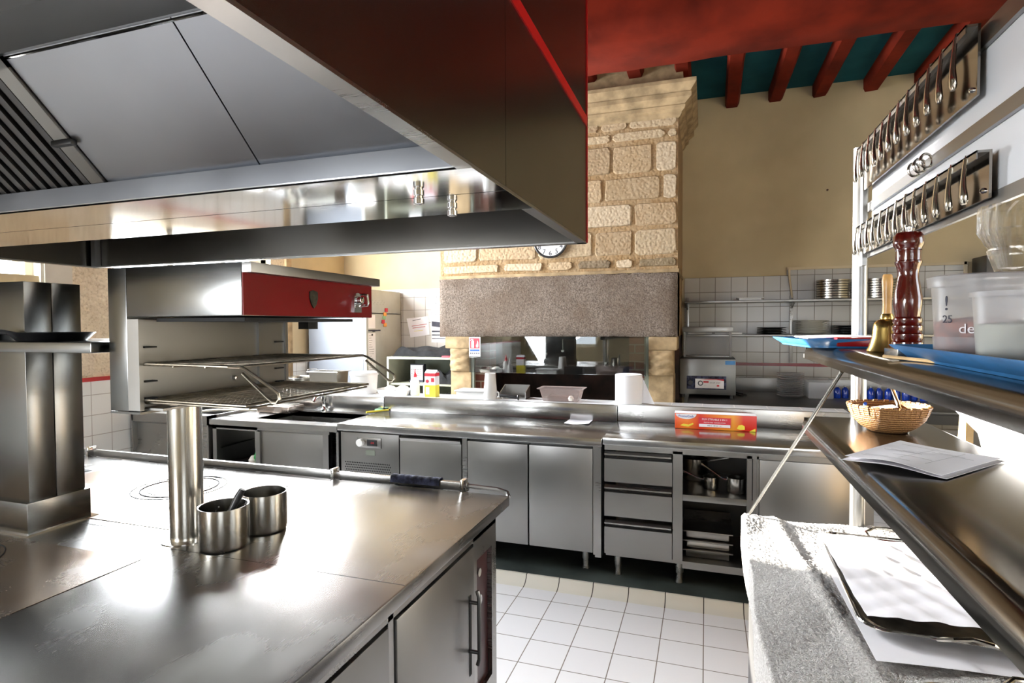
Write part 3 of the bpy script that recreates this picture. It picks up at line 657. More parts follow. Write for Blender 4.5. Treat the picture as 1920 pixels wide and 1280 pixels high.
# pots with cutlery
def pot(x, y, label, r=.066, h=.118):
    p = thing('bain_marie_pot', label, 'pot', (x, y, .9), 'cylindrical steel pots on the range')
    b = B(); b.lathe(x, y, [(0, .9), (r - .008, .9), (r - .002, .904), (r, .912), (r, .9 + h), (r + .0015, .9 + h + .001), (r - .002, .9 + h), (r - .002, .912), (r - .01, .904), (0, .903)], 48); b.build('body', 'steel_pot', p); return p
pot(-1.31, 1.29, 'brushed steel pot on the range holding the black-handled fork')
pot(-1.298, 1.437, 'empty brushed steel pot standing behind the cutlery pot')
fk = thing('serving_fork', 'black-handled fork leaning up in the front steel pot', 'fork', (-1.29, 1.27, .905))
b = B(); b.tube([(-1.297, 1.268, .96), (-1.280, 1.283, 1.0), (-1.262, 1.296, 1.045), (-1.252, 1.302, 1.066)], [.006, .0085, .0105, .0085], 10); b.build('handle', 'black_plastic', fk)
b = B(); b.tube([(-1.297, 1.268, .96), (-1.315, 1.255, .907)], .003, 6); b.build('shank', 'chrome', fk)
for k, (dx, dy, lab) in enumerate(((.03, .02, 'small steel whisk leaning on the rim of the front pot'), (-.02, -.02, 'steel spoon lying inside the front pot'))):
    b = B(); x, y = -1.31 + dx, 1.29 + dy
    b.tube([(x - .03, y - .01, .908), (x, y, .985), (x + .012, y + .008, 1.012), (x + .02, y + .003, 1.018)], .0025, 6)
    if k == 0:
        for q in range(6): b.tube([(x + .006, y, .995), (x + .016 + .003 * q, y + .012 - .003 * q, 1.015), (x + .02 + .003 * q, y + .02 - .004 * q, 1.03)], .0012, 5)
    o = b.build('whisk' if k == 0 else 'spoon', 'chrome' if k else 'steel_dark', origin=(x, y, .905)); tag(o, lab, 'whisk' if k == 0 else 'spoon')

# ---------------------------------------------------------------- back counters
def legs(root, xs, ys, z1):
    for x in xs:
        for y in ys:
            b = B(); b.lathe(x, y, [(.024, z1), (.024, z1 - .085), (.018, z1 - .086), (.018, .06), (.022, .05), (.022, .045)], 20); b.build('leg', 'steel', root)
# sink unit
sk = thing('sink_unit', 'stainless sink cabinet with an open cupboard and a sliding door', 'sink', (-2.9, 3.6, .045))
b = B(); z = .85
b.box(-3.47, -3.16, 3.3, 3.92, z - .04, z); b.box(-2.44, -2.365, 3.3, 3.92, z - .04, z); b.box(-3.16, -2.44, 3.3, 3.42, z - .04, z); b.box(-3.16, -2.44, 3.82, 3.92, z - .04, z)
b.build('worktop', 'steel_bench', sk)
b = B(); b.box(-3.16, -2.44, 3.42, 3.82, z - .22, z - .215); b.box(-3.165, -3.16, 3.42, 3.82, z - .22, z - .002); b.box(-2.44, -2.435, 3.42, 3.82, z - .22, z - .002); b.box(-3.16, -2.44, 3.415, 3.42, z - .22, z - .002); b.box(-3.16, -2.44, 3.82, 3.825, z - .22, z - .002)
b.build('basin', 'steel', sk)
b = B(); b.box(-3.47, -2.365, 3.9, 3.92, z, .975, .003); b.build('backsplash', 'steel_bench', sk)
b = B(); b.box(-3.46, -3.425, 3.32, 3.36, .045, .81); b.box(-3.46, -3.05, 3.32, 3.36, .775, .81); b.box(-3.46, -2.44, 3.32, 3.34, .785, .81); b.box(-3.07, -3.03, 3.32, 3.36, .045, .775); b.box(-2.50, -2.455, 3.33, 3.37, .045, .785); b.box(-2.385, -2.366, 3.32, 3.36, .045, .81)
b.box(-3.46, -3.44, 3.36, 3.9, .1, .62); b.box(-2.385, -2.37, 3.36, 3.9, .1, .6); b.box(-3.44, -2.385, 3.88, 3.9, .1, .6); b.box(-3.44, -2.385, 3.34, 3.9, .1, .13); b.build('frame', 'steel_door', sk)
b = B(); b.box(-3.03, -2.455, 3.335, 3.35, .13, .78, .002); b.build('sliding_door', 'steel_door', sk)
b = B(); b.lathe(-2.88, 3.855, [(.022, .85), (.022, .87), (.014, .88), (.013, .93), (.02, .945), (.02, .985), (.008, 1.0)], 16); b.tube([(-2.88, 3.855, .975), (-2.85, 3.78, .99), (-2.84, 3.70, .975), (-2.84, 3.68, .955)], .012, 10)
fa = b.build('faucet', 'chrome', sk); b = B(); b.tube([(-2.88, 3.855, .99), (-2.87, 3.83, 1.01), (-2.86, 3.79, 1.015)], .006, 8); b.build('lever', 'chrome', fa)
b = B(); b.box(-3.42, -3.05, 3.37, 3.8, .131, .50, .01); o = b.build('crate', 'black_plastic', origin=(-3.2, 3.6, .13)); tag(o, 'black crate inside the open sink cupboard', 'crate')
for i, (x, lab) in enumerate(((-3.12, 'green cabbage on top of the black crate in the cupboard'),)):
    b = B(); b.lathe(x, 3.45, [(0, .5), (.04, .505), (.065, .56), (.045, .625), (0, .64)], 14); o = b.build('cabbage', 'veg_green', origin=(x, 3.45, .5)); tag(o, lab, 'vegetable')
b = B(); b.lathe(-3.19, 3.43, [(0, .5), (.03, .505), (.035, .54), (.015, .57), (0, .572)], 14); o = b.build('fennel_bulb', 'veg_white', origin=(-3.19, 3.43, .5)); tag(o, 'pale bulb beside the green cabbage in the open cupboard', 'vegetable')

fr = thing('refrigerated_counter', 'stainless refrigerated counter with control panel, drawer and two doors', 'refrigerator', (-1.45, 3.6, .045))
b = B(); z = .87; b.box(-2.362, -.567, 3.3, 3.905, z - .045, z, .004); b.build('worktop', 'steel_bench', fr)
b = B(); b.box(-2.362, -.567, 3.905, 3.925, z, .985, .003); b.build('backsplash', 'steel_bench', fr)
b = B(); b.box(-2.355, -.575, 3.36, 3.9, .19, .824); b.build('carcass', 'steel_dark', fr)
b = B(); b.box(-2.35, -1.905, 3.325, 3.36, .19, .812, .002); cpn = b.build('compressor_panel', 'steel_door', fr)
b = B(); b.box(-2.215, -2.035, 3.318, 3.325, .715, .785, .006); cd = b.build('control_plate', 'steel', cpn)
b = B(); b.box(-2.14, -2.065, 3.314, 3.3185, .73, .772, .002); b.build('display', 'black_plastic', cpn)
text('-04', .022, (-2.10, 3.3135, .751), FRONT, 'red_ink', cpn)
b = B(); b.cyl((-2.185, 3.318, .752), (-2.185, 3.29, .752), .024); b.build('knob', 'white_plastic', cpn)
b = B(); b.box(-2.155, -2.085, 3.322, 3.3255, .665, .70); b.build('sticker', 'pale_green', cpn)
b = B()
for r_ in range(15):
    for c_ in range(26):
        x = -2.315 + .0135 * c_ + (.00675 if r_ % 2 else 0); zz = .61 - .0165 * r_
        b.cyl((x, 3.3245, zz), (x, 3.3235, zz), .0047, 6)
b.build('vent_holes', 'dark_gap', cpn)
b = B(); b.box(-1.893, -1.455, 3.315, 3.36, .20, .78, .004); dd = b.build('drawer_front', 'steel_door', fr)
b = B(); b.prism([(3.325, .81), (3.305, .80), (3.318, .778), (3.325, .778)], 'x', -1.89, -1.46); b.build('grip', 'steel', dd)
b = B(); b.box(-1.45, -1.418, 3.318, 3.36, .19, .82); b.build('mullion', 'steel', fr); b = B(); b.box(-.62, -.607, 3.315, 3.36, .185, .82); b.box(-.608, -.572, 3.305, 3.36, .175, .822); b.build('mullion', 'steel', fr)
for x0, x1 in ((-1.412, -1.018), (-1.010, -.622)):
    b = B(); b.box(x0, x1, 3.31, 3.36, .195, .808, .005); b.build('door', 'steel_door', fr)
legs(fr, (-2.2, -1.45, -.69), (3.45, 3.82), .19)

ct = thing('drawer_counter', 'stainless counter with three drawers, an open shelf bay and a closed door', 'counter', (.1, 3.6, .045))
z = .88
b = B(); b.box(-.562, .82, 3.3, 3.905, z - .042, z, .004); b.build('worktop', 'steel_bench', ct)
b = B(); b.box(-.562, .82, 3.905, 3.925, z, .992, .003); b.build('backsplash', 'steel', ct)
b = B(); b.box(-.555, .81, 3.325, 3.345, .805, z - .042); b.box(-.172, -.12, 3.325, 3.37, .20, .82); b.box(.213, .238, 3.325, 3.37, .2, .82); b.box(.243, .262, 3.33, 3.37, .2, .82); b.box(.262, .272, 3.325, 3.37, .2, .82); b.box(.725, .81, 3.325, 3.37, .2, .82); b.box(-.12, .82, 3.325, 3.37, .165, .205)
b.box(-.555, .81, 3.88, 3.9, .17, .838); b.box(.795, .81, 3.37, 3.88, .17, .838); b.box(-.555, .81, 3.37, 3.88, .17, .19); b.build('frame', 'steel_door', ct)
b = B(); b.box(-.17, -.155, 3.37, 3.88, .19, .83); b.box(.245, .26, 3.37, 3.88, .19, .83); b.box(-.155, .245, 3.86, 3.88, .19, .83); b.build('bay_lining', 'steel_dark', ct)
b = B(); b.box(-.155, .245, 3.33, 3.86, .545, .58, .002); b.build('shelf', 'steel_door', ct)
for i, (z0, z1) in enumerate(((.62, .80), (.42, .605), (.20, .40))):
    b = B(); b.box(-.556, -.176, 3.322, 3.345, z0, z1 - .045); d = b.build('drawer', 'steel_door', ct)
    b = B(); b.prism([(3.325, z1), (3.302, z1 - .012), (3.302, z1 - .02), (3.325, z1 - .032)], 'x', -.553, -.179); b.build('grip', 'steel', d)
    b = B(); b.box(-.553, -.179, 3.33, 3.35, z1 - .045, z1 - .03); b.build('grip_gap', 'dark_gap', d)
b = B(); b.box(.275, .722, 3.335, 3.355, .205, .80, .002); b.build('door', 'steel_door', ct)
legs(ct, (-.49, -.14, .60), (3.42, 3.82), .19)
# pans in the bay
def saucepan(label, x, y, z, r, h, ang, tilt=.25, L=.17):
    p = thing('saucepan', label, 'saucepan', (0, 0, 0), 'saucepans on the open bay shelf')
    b = B(); b.lathe(0, 0, [(0, 0), (r - .004, 0), (r, .006), (r, h), (r + .002, h + .001), (r - .003, h), (r - .003, .006), (0, .004)], 28); b.build('body', 'steel_pot', p)
    b = B(); b.tube([(r - .002, 0, h - .02), (r + .03, 0, h - .012), (r + L, 0, h - .015 + L * tilt)], [.005, .006, .008], 8); b.build('handle', 'chrome', p)
    p.location = (x, y, z); p.rotation_euler = (0, 0, ang); return p
saucepan('small steel saucepan in the middle of the open bay, handle to the left', .03, 3.50, .5805, .042, .07, PI * 1.02, .35, .13)
saucepan('steel saucepan at the right of the open bay under the nested one', .165, 3.46, .5805, .05, .085, PI * .93, .5, .14)
saucepan('large saucepan at the back left of the open bay', -.06, 3.70, .5805, .075, .13, 0, .2, .12)
for k, (zz, lab, mat) in enumerate(((.1905, 'shallow steel tray at the bottom of the open bay', 'steel'), (.245, 'perforated steel tray stacked above the shallow tray', 'steel_pot'), (.30, 'topmost steel tray stacked at the bottom of the open bay', 'steel'))):
    tr = thing('gastronorm_tray', lab, 'tray', (.02, 3.6, zz), 'steel trays at the bottom of the open bay')
    b = B(); x0, x1, y0, y1, h = -.125, .15, 3.42, 3.82, .05
    b.box(x0 + .02, x1 - .02, y0 + .02, y1 - .02, zz, zz + h - .004, .008); b.build('well', mat, tr)
    b = B(); b.box(x0, x1, y0, y1, zz + h - .008, zz + h, .003); b.build('rim', 'steel', tr)

# left steel trough
tu = thing('steel_trough', 'deep stainless trough unit in the far left corner beside the sink', 'trough', (-3.85, 3.6, .045))
b = B(); b.prism([(3.3, .87), (3.3, .80), (3.34, .78), (3.34, .60), (3.32, .57), (3.32, .53), (3.9, .53), (3.9, .87), (3.86, .87), (3.86, .62), (3.38, .62), (3.38, .87)], 'x', -4.25, -3.48); b.build('body', 'steel', tu)
b = B(); b.box(-4.25, -4.235, 3.3, 3.9, .53, .87); b.build('end_panel', 'steel_door', tu); b = B(); b.box(-3.495, -3.48, 3.3, 3.9, .53, .87); b.build('end_panel', 'steel_door', tu)
b = B(); b.box(-4.2, -3.5, 3.4, 3.88, .045, .53); b.build('base', 'dark_gap', tu)
b = B(); b.tube([(-3.75, 3.36, .875), (-3.6, 3.5, .882), (-3.4, 3.7, .86)], .009, 8); o = b.build('hose', 'white_paint', origin=(-3.6, 3.5, .87)); tag(o, 'white hose lying over the trough edge near the sink', 'hose')

# things on the sink and counters
ot = thing('roasting_tin', 'stained roasting tin upside down on the sink counter', 'tin', (-3.2, 3.8, .85))
b = B(); vs = []; b.box(-3.36, -3.06, 3.66, 3.85, .8505, .905, .012); b.build('body', 'steel_plate', ot)
b = B(); b.box(-3.34, -3.08, 3.68, 3.83, .905, .911, .003); b.build('lid', 'steel_pot', ot)
b = B(); b.tube([(-2.43, 3.76, .877), (-2.36, 3.86, .878), (-2.32, 3.90, .879)], .007, 8); o = b.build('brush_handle', 'yellow', origin=(-2.37, 3.84, .872)); tag(o, 'yellow brush handle lying where sink and cold counter meet', 'brush')
b = B(); b.box(-2.42, -2.36, 3.86, 3.895, .871, .888, .003); o = b.build('sponge', 'green_card', origin=(-2.4, 3.88, .871)); tag(o, 'green scouring pad by the yellow brush handle', 'sponge')
b = B(); b.sheet(lambda u, v: (-.893 + .16 * u + .0 * v, 3.73 + .17 * v + .03 * u, .8705 + .006 * (u - .5) ** 2 * 4), 8, 8, .0006); o = b.build('paper_sheet', 'paper', origin=(-.81, 3.82, .87)); tag(o, 'white paper sheet lying on the cold counter below the backsplash', 'paper')

bx = thing('cling_film_box', 'long red and orange cling film box on the drawer counter', 'box', (.055, 3.78, .88))
b = B(); b.box(-.182, .292, 3.735, 3.815, .8805, .975, .002); b.build('carton', 'film_box', bx)
b = B(); b.box(-.184, .29, 3.733, 3.816, .975, .979, .001); b.build('flap', 'paper', bx)
b = B(); b.box(-.04, .145, 3.7338, 3.7352, .895, .955); b.box(.146, .1475, 3.7335, 3.735, .9, .96); b.build('panel', 'carton_red', bx)
b = B(); b.box(-.038, .143, 3.7325, 3.7337, .897, .914); b.build('white_band', 'paper', bx)
b = B(); b.prism([(-.115 + .062 * math.cos(a), .972 + .032 * math.sin(a)) for a in [PI + PI * k / 16 for k in range(17)]], 'y', 3.7328, 3.735); b.build('logo_oval', 'paper', bx)
text('PromoCash', .019, (-.115, 3.7322, .958), FRONT, 'blue_ink', bx)
text('FILM ETIRABLE 3 EN 1', .0155, (.053, 3.7332, .943), FRONT, 'paper', bx)
text('PROTECTION  CONSERVATION', .0088, (.053, 3.7332, .924), FRONT, 'paper', bx)
text('300 m   30 cm   x 1', .011, (.053, 3.7322, .9055), FRONT, 'ink', bx)
b = B(); b.prism([(.25, .881), (.285, .881), (.285, .90)], 'y', 3.7328, 3.735); b.prism([(-.15, .90), (-.13, .91), (-.10, .905), (-.075, .918), (-.07, .91), (-.10, .893), (-.13, .895)], 'y', 3.7335, 3.735); b.prism([(.18, .895), (.19, .915), (.21, .92), (.225, .91), (.225, .89), (.2, .888)], 'y', 3.7335, 3.735); b.build('picture', 'yellow', bx)

# ---------------------------------------------------------------- things on the tiled ledge
ZL = .9855
gp = thing('gastronorm_pan', 'deep rectangular steel pan on the left end of the tiled ledge', 'pan', (-2.96, 4.03, ZL))
b = B()
def gn(u, v): return 0
x0, x1, y0, y1 = -3.10, -2.83, 3.96, 4.12
vs = []
for (e, zz) in ((.02, ZL), (.008, ZL + .01), (0, ZL + .17), (-.012, ZL + .173), (-.014, ZL + .168)): vs += [(x0 + e, y0 + e, zz), (x1 - e, y0 + e, zz), (x1 - e, y1 - e, zz), (x0 + e, y1 - e, zz)]
fs = [(0, 1, 2, 3)] + [(i * 4 + j, i * 4 + (j + 1) % 4, (i + 1) * 4 + (j + 1) % 4, (i + 1) * 4 + j) for i in range(4) for j in range(4)]
b.add(vs, fs); b.build('body', 'steel_pot', gp)
b = B(); b.tube([(x0 - .02, 3.97, ZL + .18), (x0 - .03, 3.99, ZL + .185), (x0 - .03, 4.08, ZL + .185), (x0 - .02, 4.1, ZL + .18)], .004, 6); b.build('handle', 'chrome', gp)
b = B(); b.lathe(-3.28, 4.06, [(0, ZL), (.09, ZL), (.115, ZL + .03), (.12, ZL + .11), (.125, ZL + .115), (.115, ZL + .11), (.1, ZL + .03), (0, ZL + .01)], 30); o = b.build('round_dish', 'steel_pot', origin=(-3.28, 4.06, ZL)); tag(o, 'round steel dish behind the rectangular pan on the ledge', 'dish')
bk = thing('white_bucket', 'white plastic tub with a lid on the tiled ledge', 'bucket', (-2.64, 4.03, ZL))
b = B(); b.lathe(-2.62, 4.03, [(0, ZL), (.092, ZL), (.098, ZL + .01), (.108, ZL + .15)], 32); b.build('body', 'white_plastic', bk)
b = B(); b.lathe(-2.62, 4.03, [(.108, ZL + .148), (.116, ZL + .15), (.116, ZL + .168), (.11, ZL + .172), (.1, ZL + .170), (0, ZL + .170)], 32); b.build('lid', 'white_plastic', bk)
wt = B(); x0, x1 = -2.46, -2.19
vs = []
for (e, zz) in ((.02, ZL), (0, ZL + .045), (-.01, ZL + .046), (.006, ZL + .044), (.024, ZL + .006)): vs += [(x0 + e, 3.95 + e, zz), (x1 - e, 3.95 + e, zz), (x1 - e, 4.1 - e, zz), (x0 + e, 4.1 - e, zz)]
wt.add(vs, [(0, 1, 2, 3), (16, 17, 18, 19)] + [(i * 4 + j, i * 4 + (j + 1) % 4, (i + 1) * 4 + (j + 1) % 4, (i + 1) * 4 + j) for i in range(4) for j in range(4)])
o = wt.build('plastic_tray', 'white_plastic', origin=(-2.32, 4.02, ZL)); tag(o, 'shallow white plastic tray on the ledge beside the white tub', 'tray')
rnd = random.Random(9)
for i, (x, y, r, lab) in enumerate(((-2.36, 4.0, .045, 'crumpled white packet lying in the white tray, left one'), (-2.27, 4.03, .05, 'crumpled white packet lying in the white tray next to the squeeze bottle'))):
    bm = bmesh.new(); bmesh.ops.create_icosphere(bm, subdivisions=3, radius=1)
    b = B(); vv = [(x + v.co.x * r * (1 + rnd.uniform(-.12, .12)), y + v.co.y * r * .8, ZL + .012 + (v.co.z + 1) * .03 * (1 + rnd.uniform(-.1, .1)) + .0) for v in bm.verts]
    b.add(vv, [[v.index for v in f.verts] for f in bm.faces]); bm.free(); o = b.build('packet', 'white_plastic', origin=(x, y, ZL)); tag(o, lab, 'packet')
def squeeze(x, y, label, tip, h=.13, r=.035):
    p = thing('squeeze_bottle', label, 'bottle', (x, y, ZL))
    b = B(); b.lathe(x, y, [(0, ZL), (r, ZL), (r + .002, ZL + .01), (r, ZL + h * .8), (r * .75, ZL + h), (.013, ZL + h + .005), (.013, ZL + h + .02)], 24); b.build('body', 'white_plastic', p)
    b = B(); b.lathe(x, y, [(.015, ZL + h + .012), (.015, ZL + h + .03), (.006, ZL + h + .05), (.003, ZL + h + .075), (0, ZL + h + .076)], 16); b.build('nozzle', tip, p)
squeeze(-2.155, 4.02, 'white squeeze bottle with a red nozzle on the ledge', 'carton_red')
squeeze(-2.085, 4.09, 'shorter white squeeze bottle beside the red and yellow carton', 'white_plastic', .10, .03)
cn = thing('milk_carton', 'white, red and yellow drink carton standing on the ledge', 'carton', (-1.985, 3.98, ZL))
b = B(); b.box(-2.035, -1.945, 3.95, 4.02, ZL, ZL + .09); b.build('lower_body', 'yellow', cn)
b = B(); b.box(-2.035, -1.945, 3.95, 4.02, ZL + .09, ZL + .158); b.build('upper_body', 'paper', cn)
b = B(); b.box(-2.0355, -1.9445, 3.9495, 4.0205, ZL + .158, ZL + .182); b.build('red_band', 'carton_red', cn)
b = B(); b.prism([(3.95, ZL + .182), (4.02, ZL + .182), (3.985, ZL + .205)], 'x', -2.035, -1.945); b.build('gable_top', 'paper', cn)
b = B(); b.cyl((-2.012, 3.9495, ZL + .12), (-2.012, 3.948, ZL + .12), .013); b.box(-1.98, -1.955, 3.9485, 3.95, ZL + .115, ZL + .145); b.build('print', 'carton_red', cn)
b = B(); b.box(-2.025, -1.995, 3.9485, 3.95, ZL + .02, ZL + .075); b.build('print_panel', 'paper', cn)
b = B(); b.box(-1.772, -1.545, 3.95, 4.1, ZL, ZL + .05); b.box(-1.785, -1.53, 3.94, 4.11, ZL + .05, ZL + .06, .002); o = b.build('white_box', 'white_plastic', origin=(-1.66, 4.0, ZL)); tag(o, 'low white lidded box on the ledge behind the paper cup', 'box')
b = B(); b.lathe(-1.508, 3.975, [(0, ZL), (.046, ZL), (.052, ZL + .02), (.046, ZL + .09), (.038, ZL + .19), (.034, ZL + .19), (.04, ZL + .09), (.044, ZL + .02)], 28); b.tube([(-1.458, 3.97, ZL + .06), (-1.438, 3.96, ZL + .05), (-1.435, 3.96, ZL + .02), (-1.452, 3.965, ZL + .01)], .006, 8)
o = b.build('measuring_jug', 'white_plastic', origin=(-1.508, 3.975, ZL)); tag(o, 'tall tapering white jug on the ledge in front of the fireplace', 'jug')
b = B(); x0, x1 = -1.45, -1.25
b.box(x0, x1, 4.02, 4.135, ZL, ZL + .008); b.prism([(4.02, ZL), (4.025, ZL + .05), (4.135, ZL + .095), (4.14, ZL)], 'x', x1 - .006, x1); b.prism([(4.02, ZL), (4.025, ZL + .05), (4.135, ZL + .095), (4.14, ZL)], 'x', x0, x0 + .006); b.box(x0, x1, 4.13, 4.138, ZL, ZL + .095)
o = b.build('open_holder', 'steel_door', origin=(-1.35, 4.08, ZL)); tag(o, 'grey open-fronted metal holder on the ledge behind the knife', 'holder')
kf = thing('sharpening_steel', 'black-handled sharpening steel lying on the ledge by the jug', 'sharpening steel', (-1.37, 3.97, ZL))
b = B(); b.tube([(-1.43, 3.965, ZL + .03), (-1.41, 3.963, ZL + .032), (-1.30, 3.95, ZL + .022), (-1.285, 3.949, ZL + .021)], [.012, .014, .013, .009], 12); b.build('handle', 'black_plastic', kf)
b = B(); b.ring((-1.283, 3.949, ZL + .021), .016, .004, 'x', 16, 6); b.build('guard', 'black_plastic', kf); b = B(); b.tube([(-1.43, 3.965, ZL + .03), (-1.42, 4.0, ZL + .006)], .004, 6); b.build('blade', 'chrome', kf)
pt = thing('plastic_container', 'clear pinkish plastic container with food on the ledge', 'container', (-.98, 4.0, ZL))
vs = []; x0, x1 = -1.13, -.825; b = B()
for (e, zz) in ((.035, ZL), (.03, ZL + .003), (.008, ZL + .085), (-.01, ZL + .088), (-.012, ZL + .094), (.006, ZL + .09)): vs += [(x0 + e, 3.945 + e * .5, zz), (x1 - e, 3.945 + e * .5, zz), (x1 - e, 4.11 - e * .5, zz), (x0 + e, 4.11 - e * .5, zz)]
b.add(vs, [(0, 1, 2, 3)] + [(i * 4 + j, i * 4 + (j + 1) % 4, (i + 1) * 4 + (j + 1) % 4, (i + 1) * 4 + j) for i in range(5) for j in range(4)]); b.build('tub', 'pink_plastic', pt)
b = B(); b.box(-1.075, -.895, 3.97, 4.08, ZL + .003, ZL + .04, .012); o = b.build('food_pack', 'wood_dark', origin=(-.98, 4.02, ZL)); tag(o, 'dark food piece inside the clear container on the ledge', 'food')
b = B(); b.lathe(-.90, 3.975, [(0, ZL + .004), (.018, ZL + .008), (.022, ZL + .025), (.012, ZL + .042), (0, ZL + .045)], 16); o = b.build('egg', 'porcelain', origin=(-.90, 3.975, ZL)); tag(o, 'pale egg inside the clear container on the ledge', 'egg')
pr = thing('paper_roll', 'large white paper towel roll standing on the ledge', 'paper roll', (-.504, 4.01, ZL))
b = B(); b.lathe(-.504, 4.02, [(.018, ZL), (.088, ZL), (.092, ZL + .004), (.092, ZL + .198), (.088, ZL + .202), (.02, ZL + .202), (.018, ZL + .198)], 48, cap=False); b.build('roll', 'tissue', pr)
b = B(); b.lathe(-.504, 4.02, [(.018, ZL), (.018, ZL + .203), (.015, ZL + .203), (.015, ZL)], 20, cap=False); b.build('core', 'wood_light', pr)
def tail(u, v):
    zt = ZL + .185 - v * .18; xw = -.412 + u * (.001 + v * .085)
    return (xw, 4.02 - .03 * u * v + .004 * math.sin(u * 5), zt)
b = B(); b.sheet(tail, 8, 10, 0); b.build('loose_sheet', 'tissue', pr)

# ---------------------------------------------------------------- fireplace things
gl = B(); gl.box(-2.15, -.493, 5.105, 5.113, 1.08, 1.422); o = gl.build('glass_screen', 'hearth_glass', origin=(-1.3, 5.11, 1.08)); tag(o, 'wide smoked glass screen under the granite lintel of the fireplace', 'glass screen')
st = thing('fire_sign', 'red and white fire extinguisher sign on the glass screen', 'sign', (-2.0908, 5.1, 1.3242))
b = B(); b.box(-2.1504, -2.0344, 5.1005, 5.1045, 1.2321, 1.4163); b.build('plate', 'paper', st)
b = B(); b.box(-2.1417, -2.0431, 5.0992, 5.1006, 1.3079, 1.4065); b.build('red_field', 'carton_red', st)
b = B(); b.box(-2.1254, -2.0994, 5.098, 5.0993, 1.3155, 1.3783, .0005); b.box(-2.12, -2.1049, 5.098, 5.0993, 1.3783, 1.3946); b.tube([(-2.1124, 5.0985, 1.3946), (-2.1287, 5.0985, 1.3946), (-2.1363, 5.0985, 1.3805)], .0015, 5)
b.prism([(-2.0745, 1.3188), (-2.0778, 1.335), (-2.0691, 1.3567), (-2.0637, 1.3838), (-2.055, 1.3621), (-2.0529, 1.335), (-2.0583, 1.3188)], 'y', 5.098, 5.0993); b.build('pictogram', 'paper', st)
b = B(); b.box(-2.1417, -2.0431, 5.0992, 5.1006, 1.2808, 1.3003); b.build('blue_band', 'blue_ink', st)
b = B()
for k in range(5): b.box(-2.1395 + .0205 * k, -2.1265 + .0205 * k, 5.0992, 5.1006, 1.2548, 1.2689)
b.build('symbols', 'ink', st)
for i, (x, zz, L) in enumerate(((-1.52, 1.38, .13), (-1.35, 1.38, .10), (-.92, 1.385, .22))):
    b = B(); b.tube([(x, 5.6, zz), (x, 5.6, zz - L)], .006, 8); b.lathe(x, 5.6, [(.0, zz - L - .03), (.02, zz - L - .02), (.025, zz - L)], 14, cap=False); b.tube([(x, 5.6, zz), (x + .01, 5.59, zz + .015), (x, 5.6, 1.40)], .003, 6)
    o = b.build('ladle', 'chrome', origin=(x, 5.6, zz)); tag(o, ['short ladle hanging inside the fireplace on the left', 'short ladle hanging in the middle of the fireplace', 'long ladle hanging at the right inside the fireplace'][i], 'ladle')
ck = thing('wall_clock', 'round white wall clock with a black rim on the stone chimney', 'clock', (-1.36, 5.14, 2.305))
b = B(); pts = [(0, -.0)]; b.v = []; b.lathe(0, 0, [(0, 0), (.149, 0), (.149, .012)], 48)
b.v = [Vector((-1.36 + v.x, 5.17 - v.z, 2.305 + v.y)) for v in b.v]; b.build('dial', 'white_plastic', ck)
b = B(); b.ring((-1.36, 5.16, 2.305), .153, .011, 'y', 48, 8); b.build('rim', 'black_plastic', ck)
for k in range(1, 13):
    a = PI / 2 - k * PI / 6; text(str(k), .062, (-1.36 + .118 * math.cos(a), 5.1565, 2.305 + .118 * math.sin(a)), FRONT, 'ink', ck, 'numeral')
b = B(); b.box(-1.364, -1.356, 5.155, 5.157, 2.305, 2.38); b.box(-1.364, -1.30, 5.154, 5.156, 2.301, 2.309); b.build('hands', 'ink', ck)

# ---------------------------------------------------------------- far left corner: freezer, sideboard
fz = thing('upright_freezer', 'tall white fridge freezer with papers and magnets in the far corner', 'fridge', (-3.87, 5.8, 0))
b = B(); b.box(-4.24, -3.53, 5.42, 6.17, .03, 1.93, .008); b.build('cabinet', 'fridge_side', fz)
b = B(); b.box(-3.53, -3.49, 5.42, 6.17, 1.672, 1.93, .008); b.build('freezer_door', 'fridge_white', fz)
b = B(); b.box(-3.53, -3.49, 5.42, 6.17, .06, 1.662, .008); b.build('fridge_door', 'fridge_white', fz)
b = B(); b.box(-3.4905, -3.4885, 5.455, 5.60, 1.02, 1.45); pp = b.build('note', 'paper', fz)
b = B(); rnd = random.Random(4)
for k in range(16):
    zz = 1.42 - .025 * k; b.box(-3.4884, -3.488, 5.47, 5.47 + rnd.uniform(.04, .11), zz, zz + .003)
b.build('handwriting', 'ink', pp)
b = B(); b.box(-3.4905, -3.4885, 5.46, 5.60, 1.50, 1.65); b.build('note', 'paper', fz)
for y, zz in ((5.53, 1.43), (5.53, 1.07)): b = B(); b.cyl((-3.489, y, zz), (-3.482, y, zz), .011, 14); b.build('magnet', 'black_plastic', fz)
b = B(); 
for k in range(9): y = 5.46 + .028 * k; b.box(-3.4905, -3.486, y, y + .02, 1.465 + rnd.uniform(-.006, .006), 1.485)
b.build('word_magnets', 'ink', fz)
b = B()
for k in range(14): y = 5.6 + .022 * k; zz = 1.74 + (k % 3) * .02; b.box(-3.4903, -3.4895, y - .1, y - .085, zz + .03, zz + .033)
b.build('scribbles', 'trim_grey', fz)
for y, zz, mt in ((5.83, 1.71, 'carton_red'), (5.80, 1.66, 'orange'), (5.78, 1.62, 'green_card'), (5.76, 1.575, 'carton_red'), (5.80, 1.54, 'orange')):
    b = B(); b.box(-3.49, -3.478, y - .03, y + .03, zz - .022, zz + .022, .008); b.build('fridge_magnet', mt, fz)
sb = thing('sideboard', 'cream painted open shelf unit against the tiled wall', 'shelf', (-2.95, 5.8, 0))
b = B(); b.box(-3.32, -2.505, 5.55, 6.18, 1.165, 1.19, .003); b.build('top', 'cream_paint', sb)
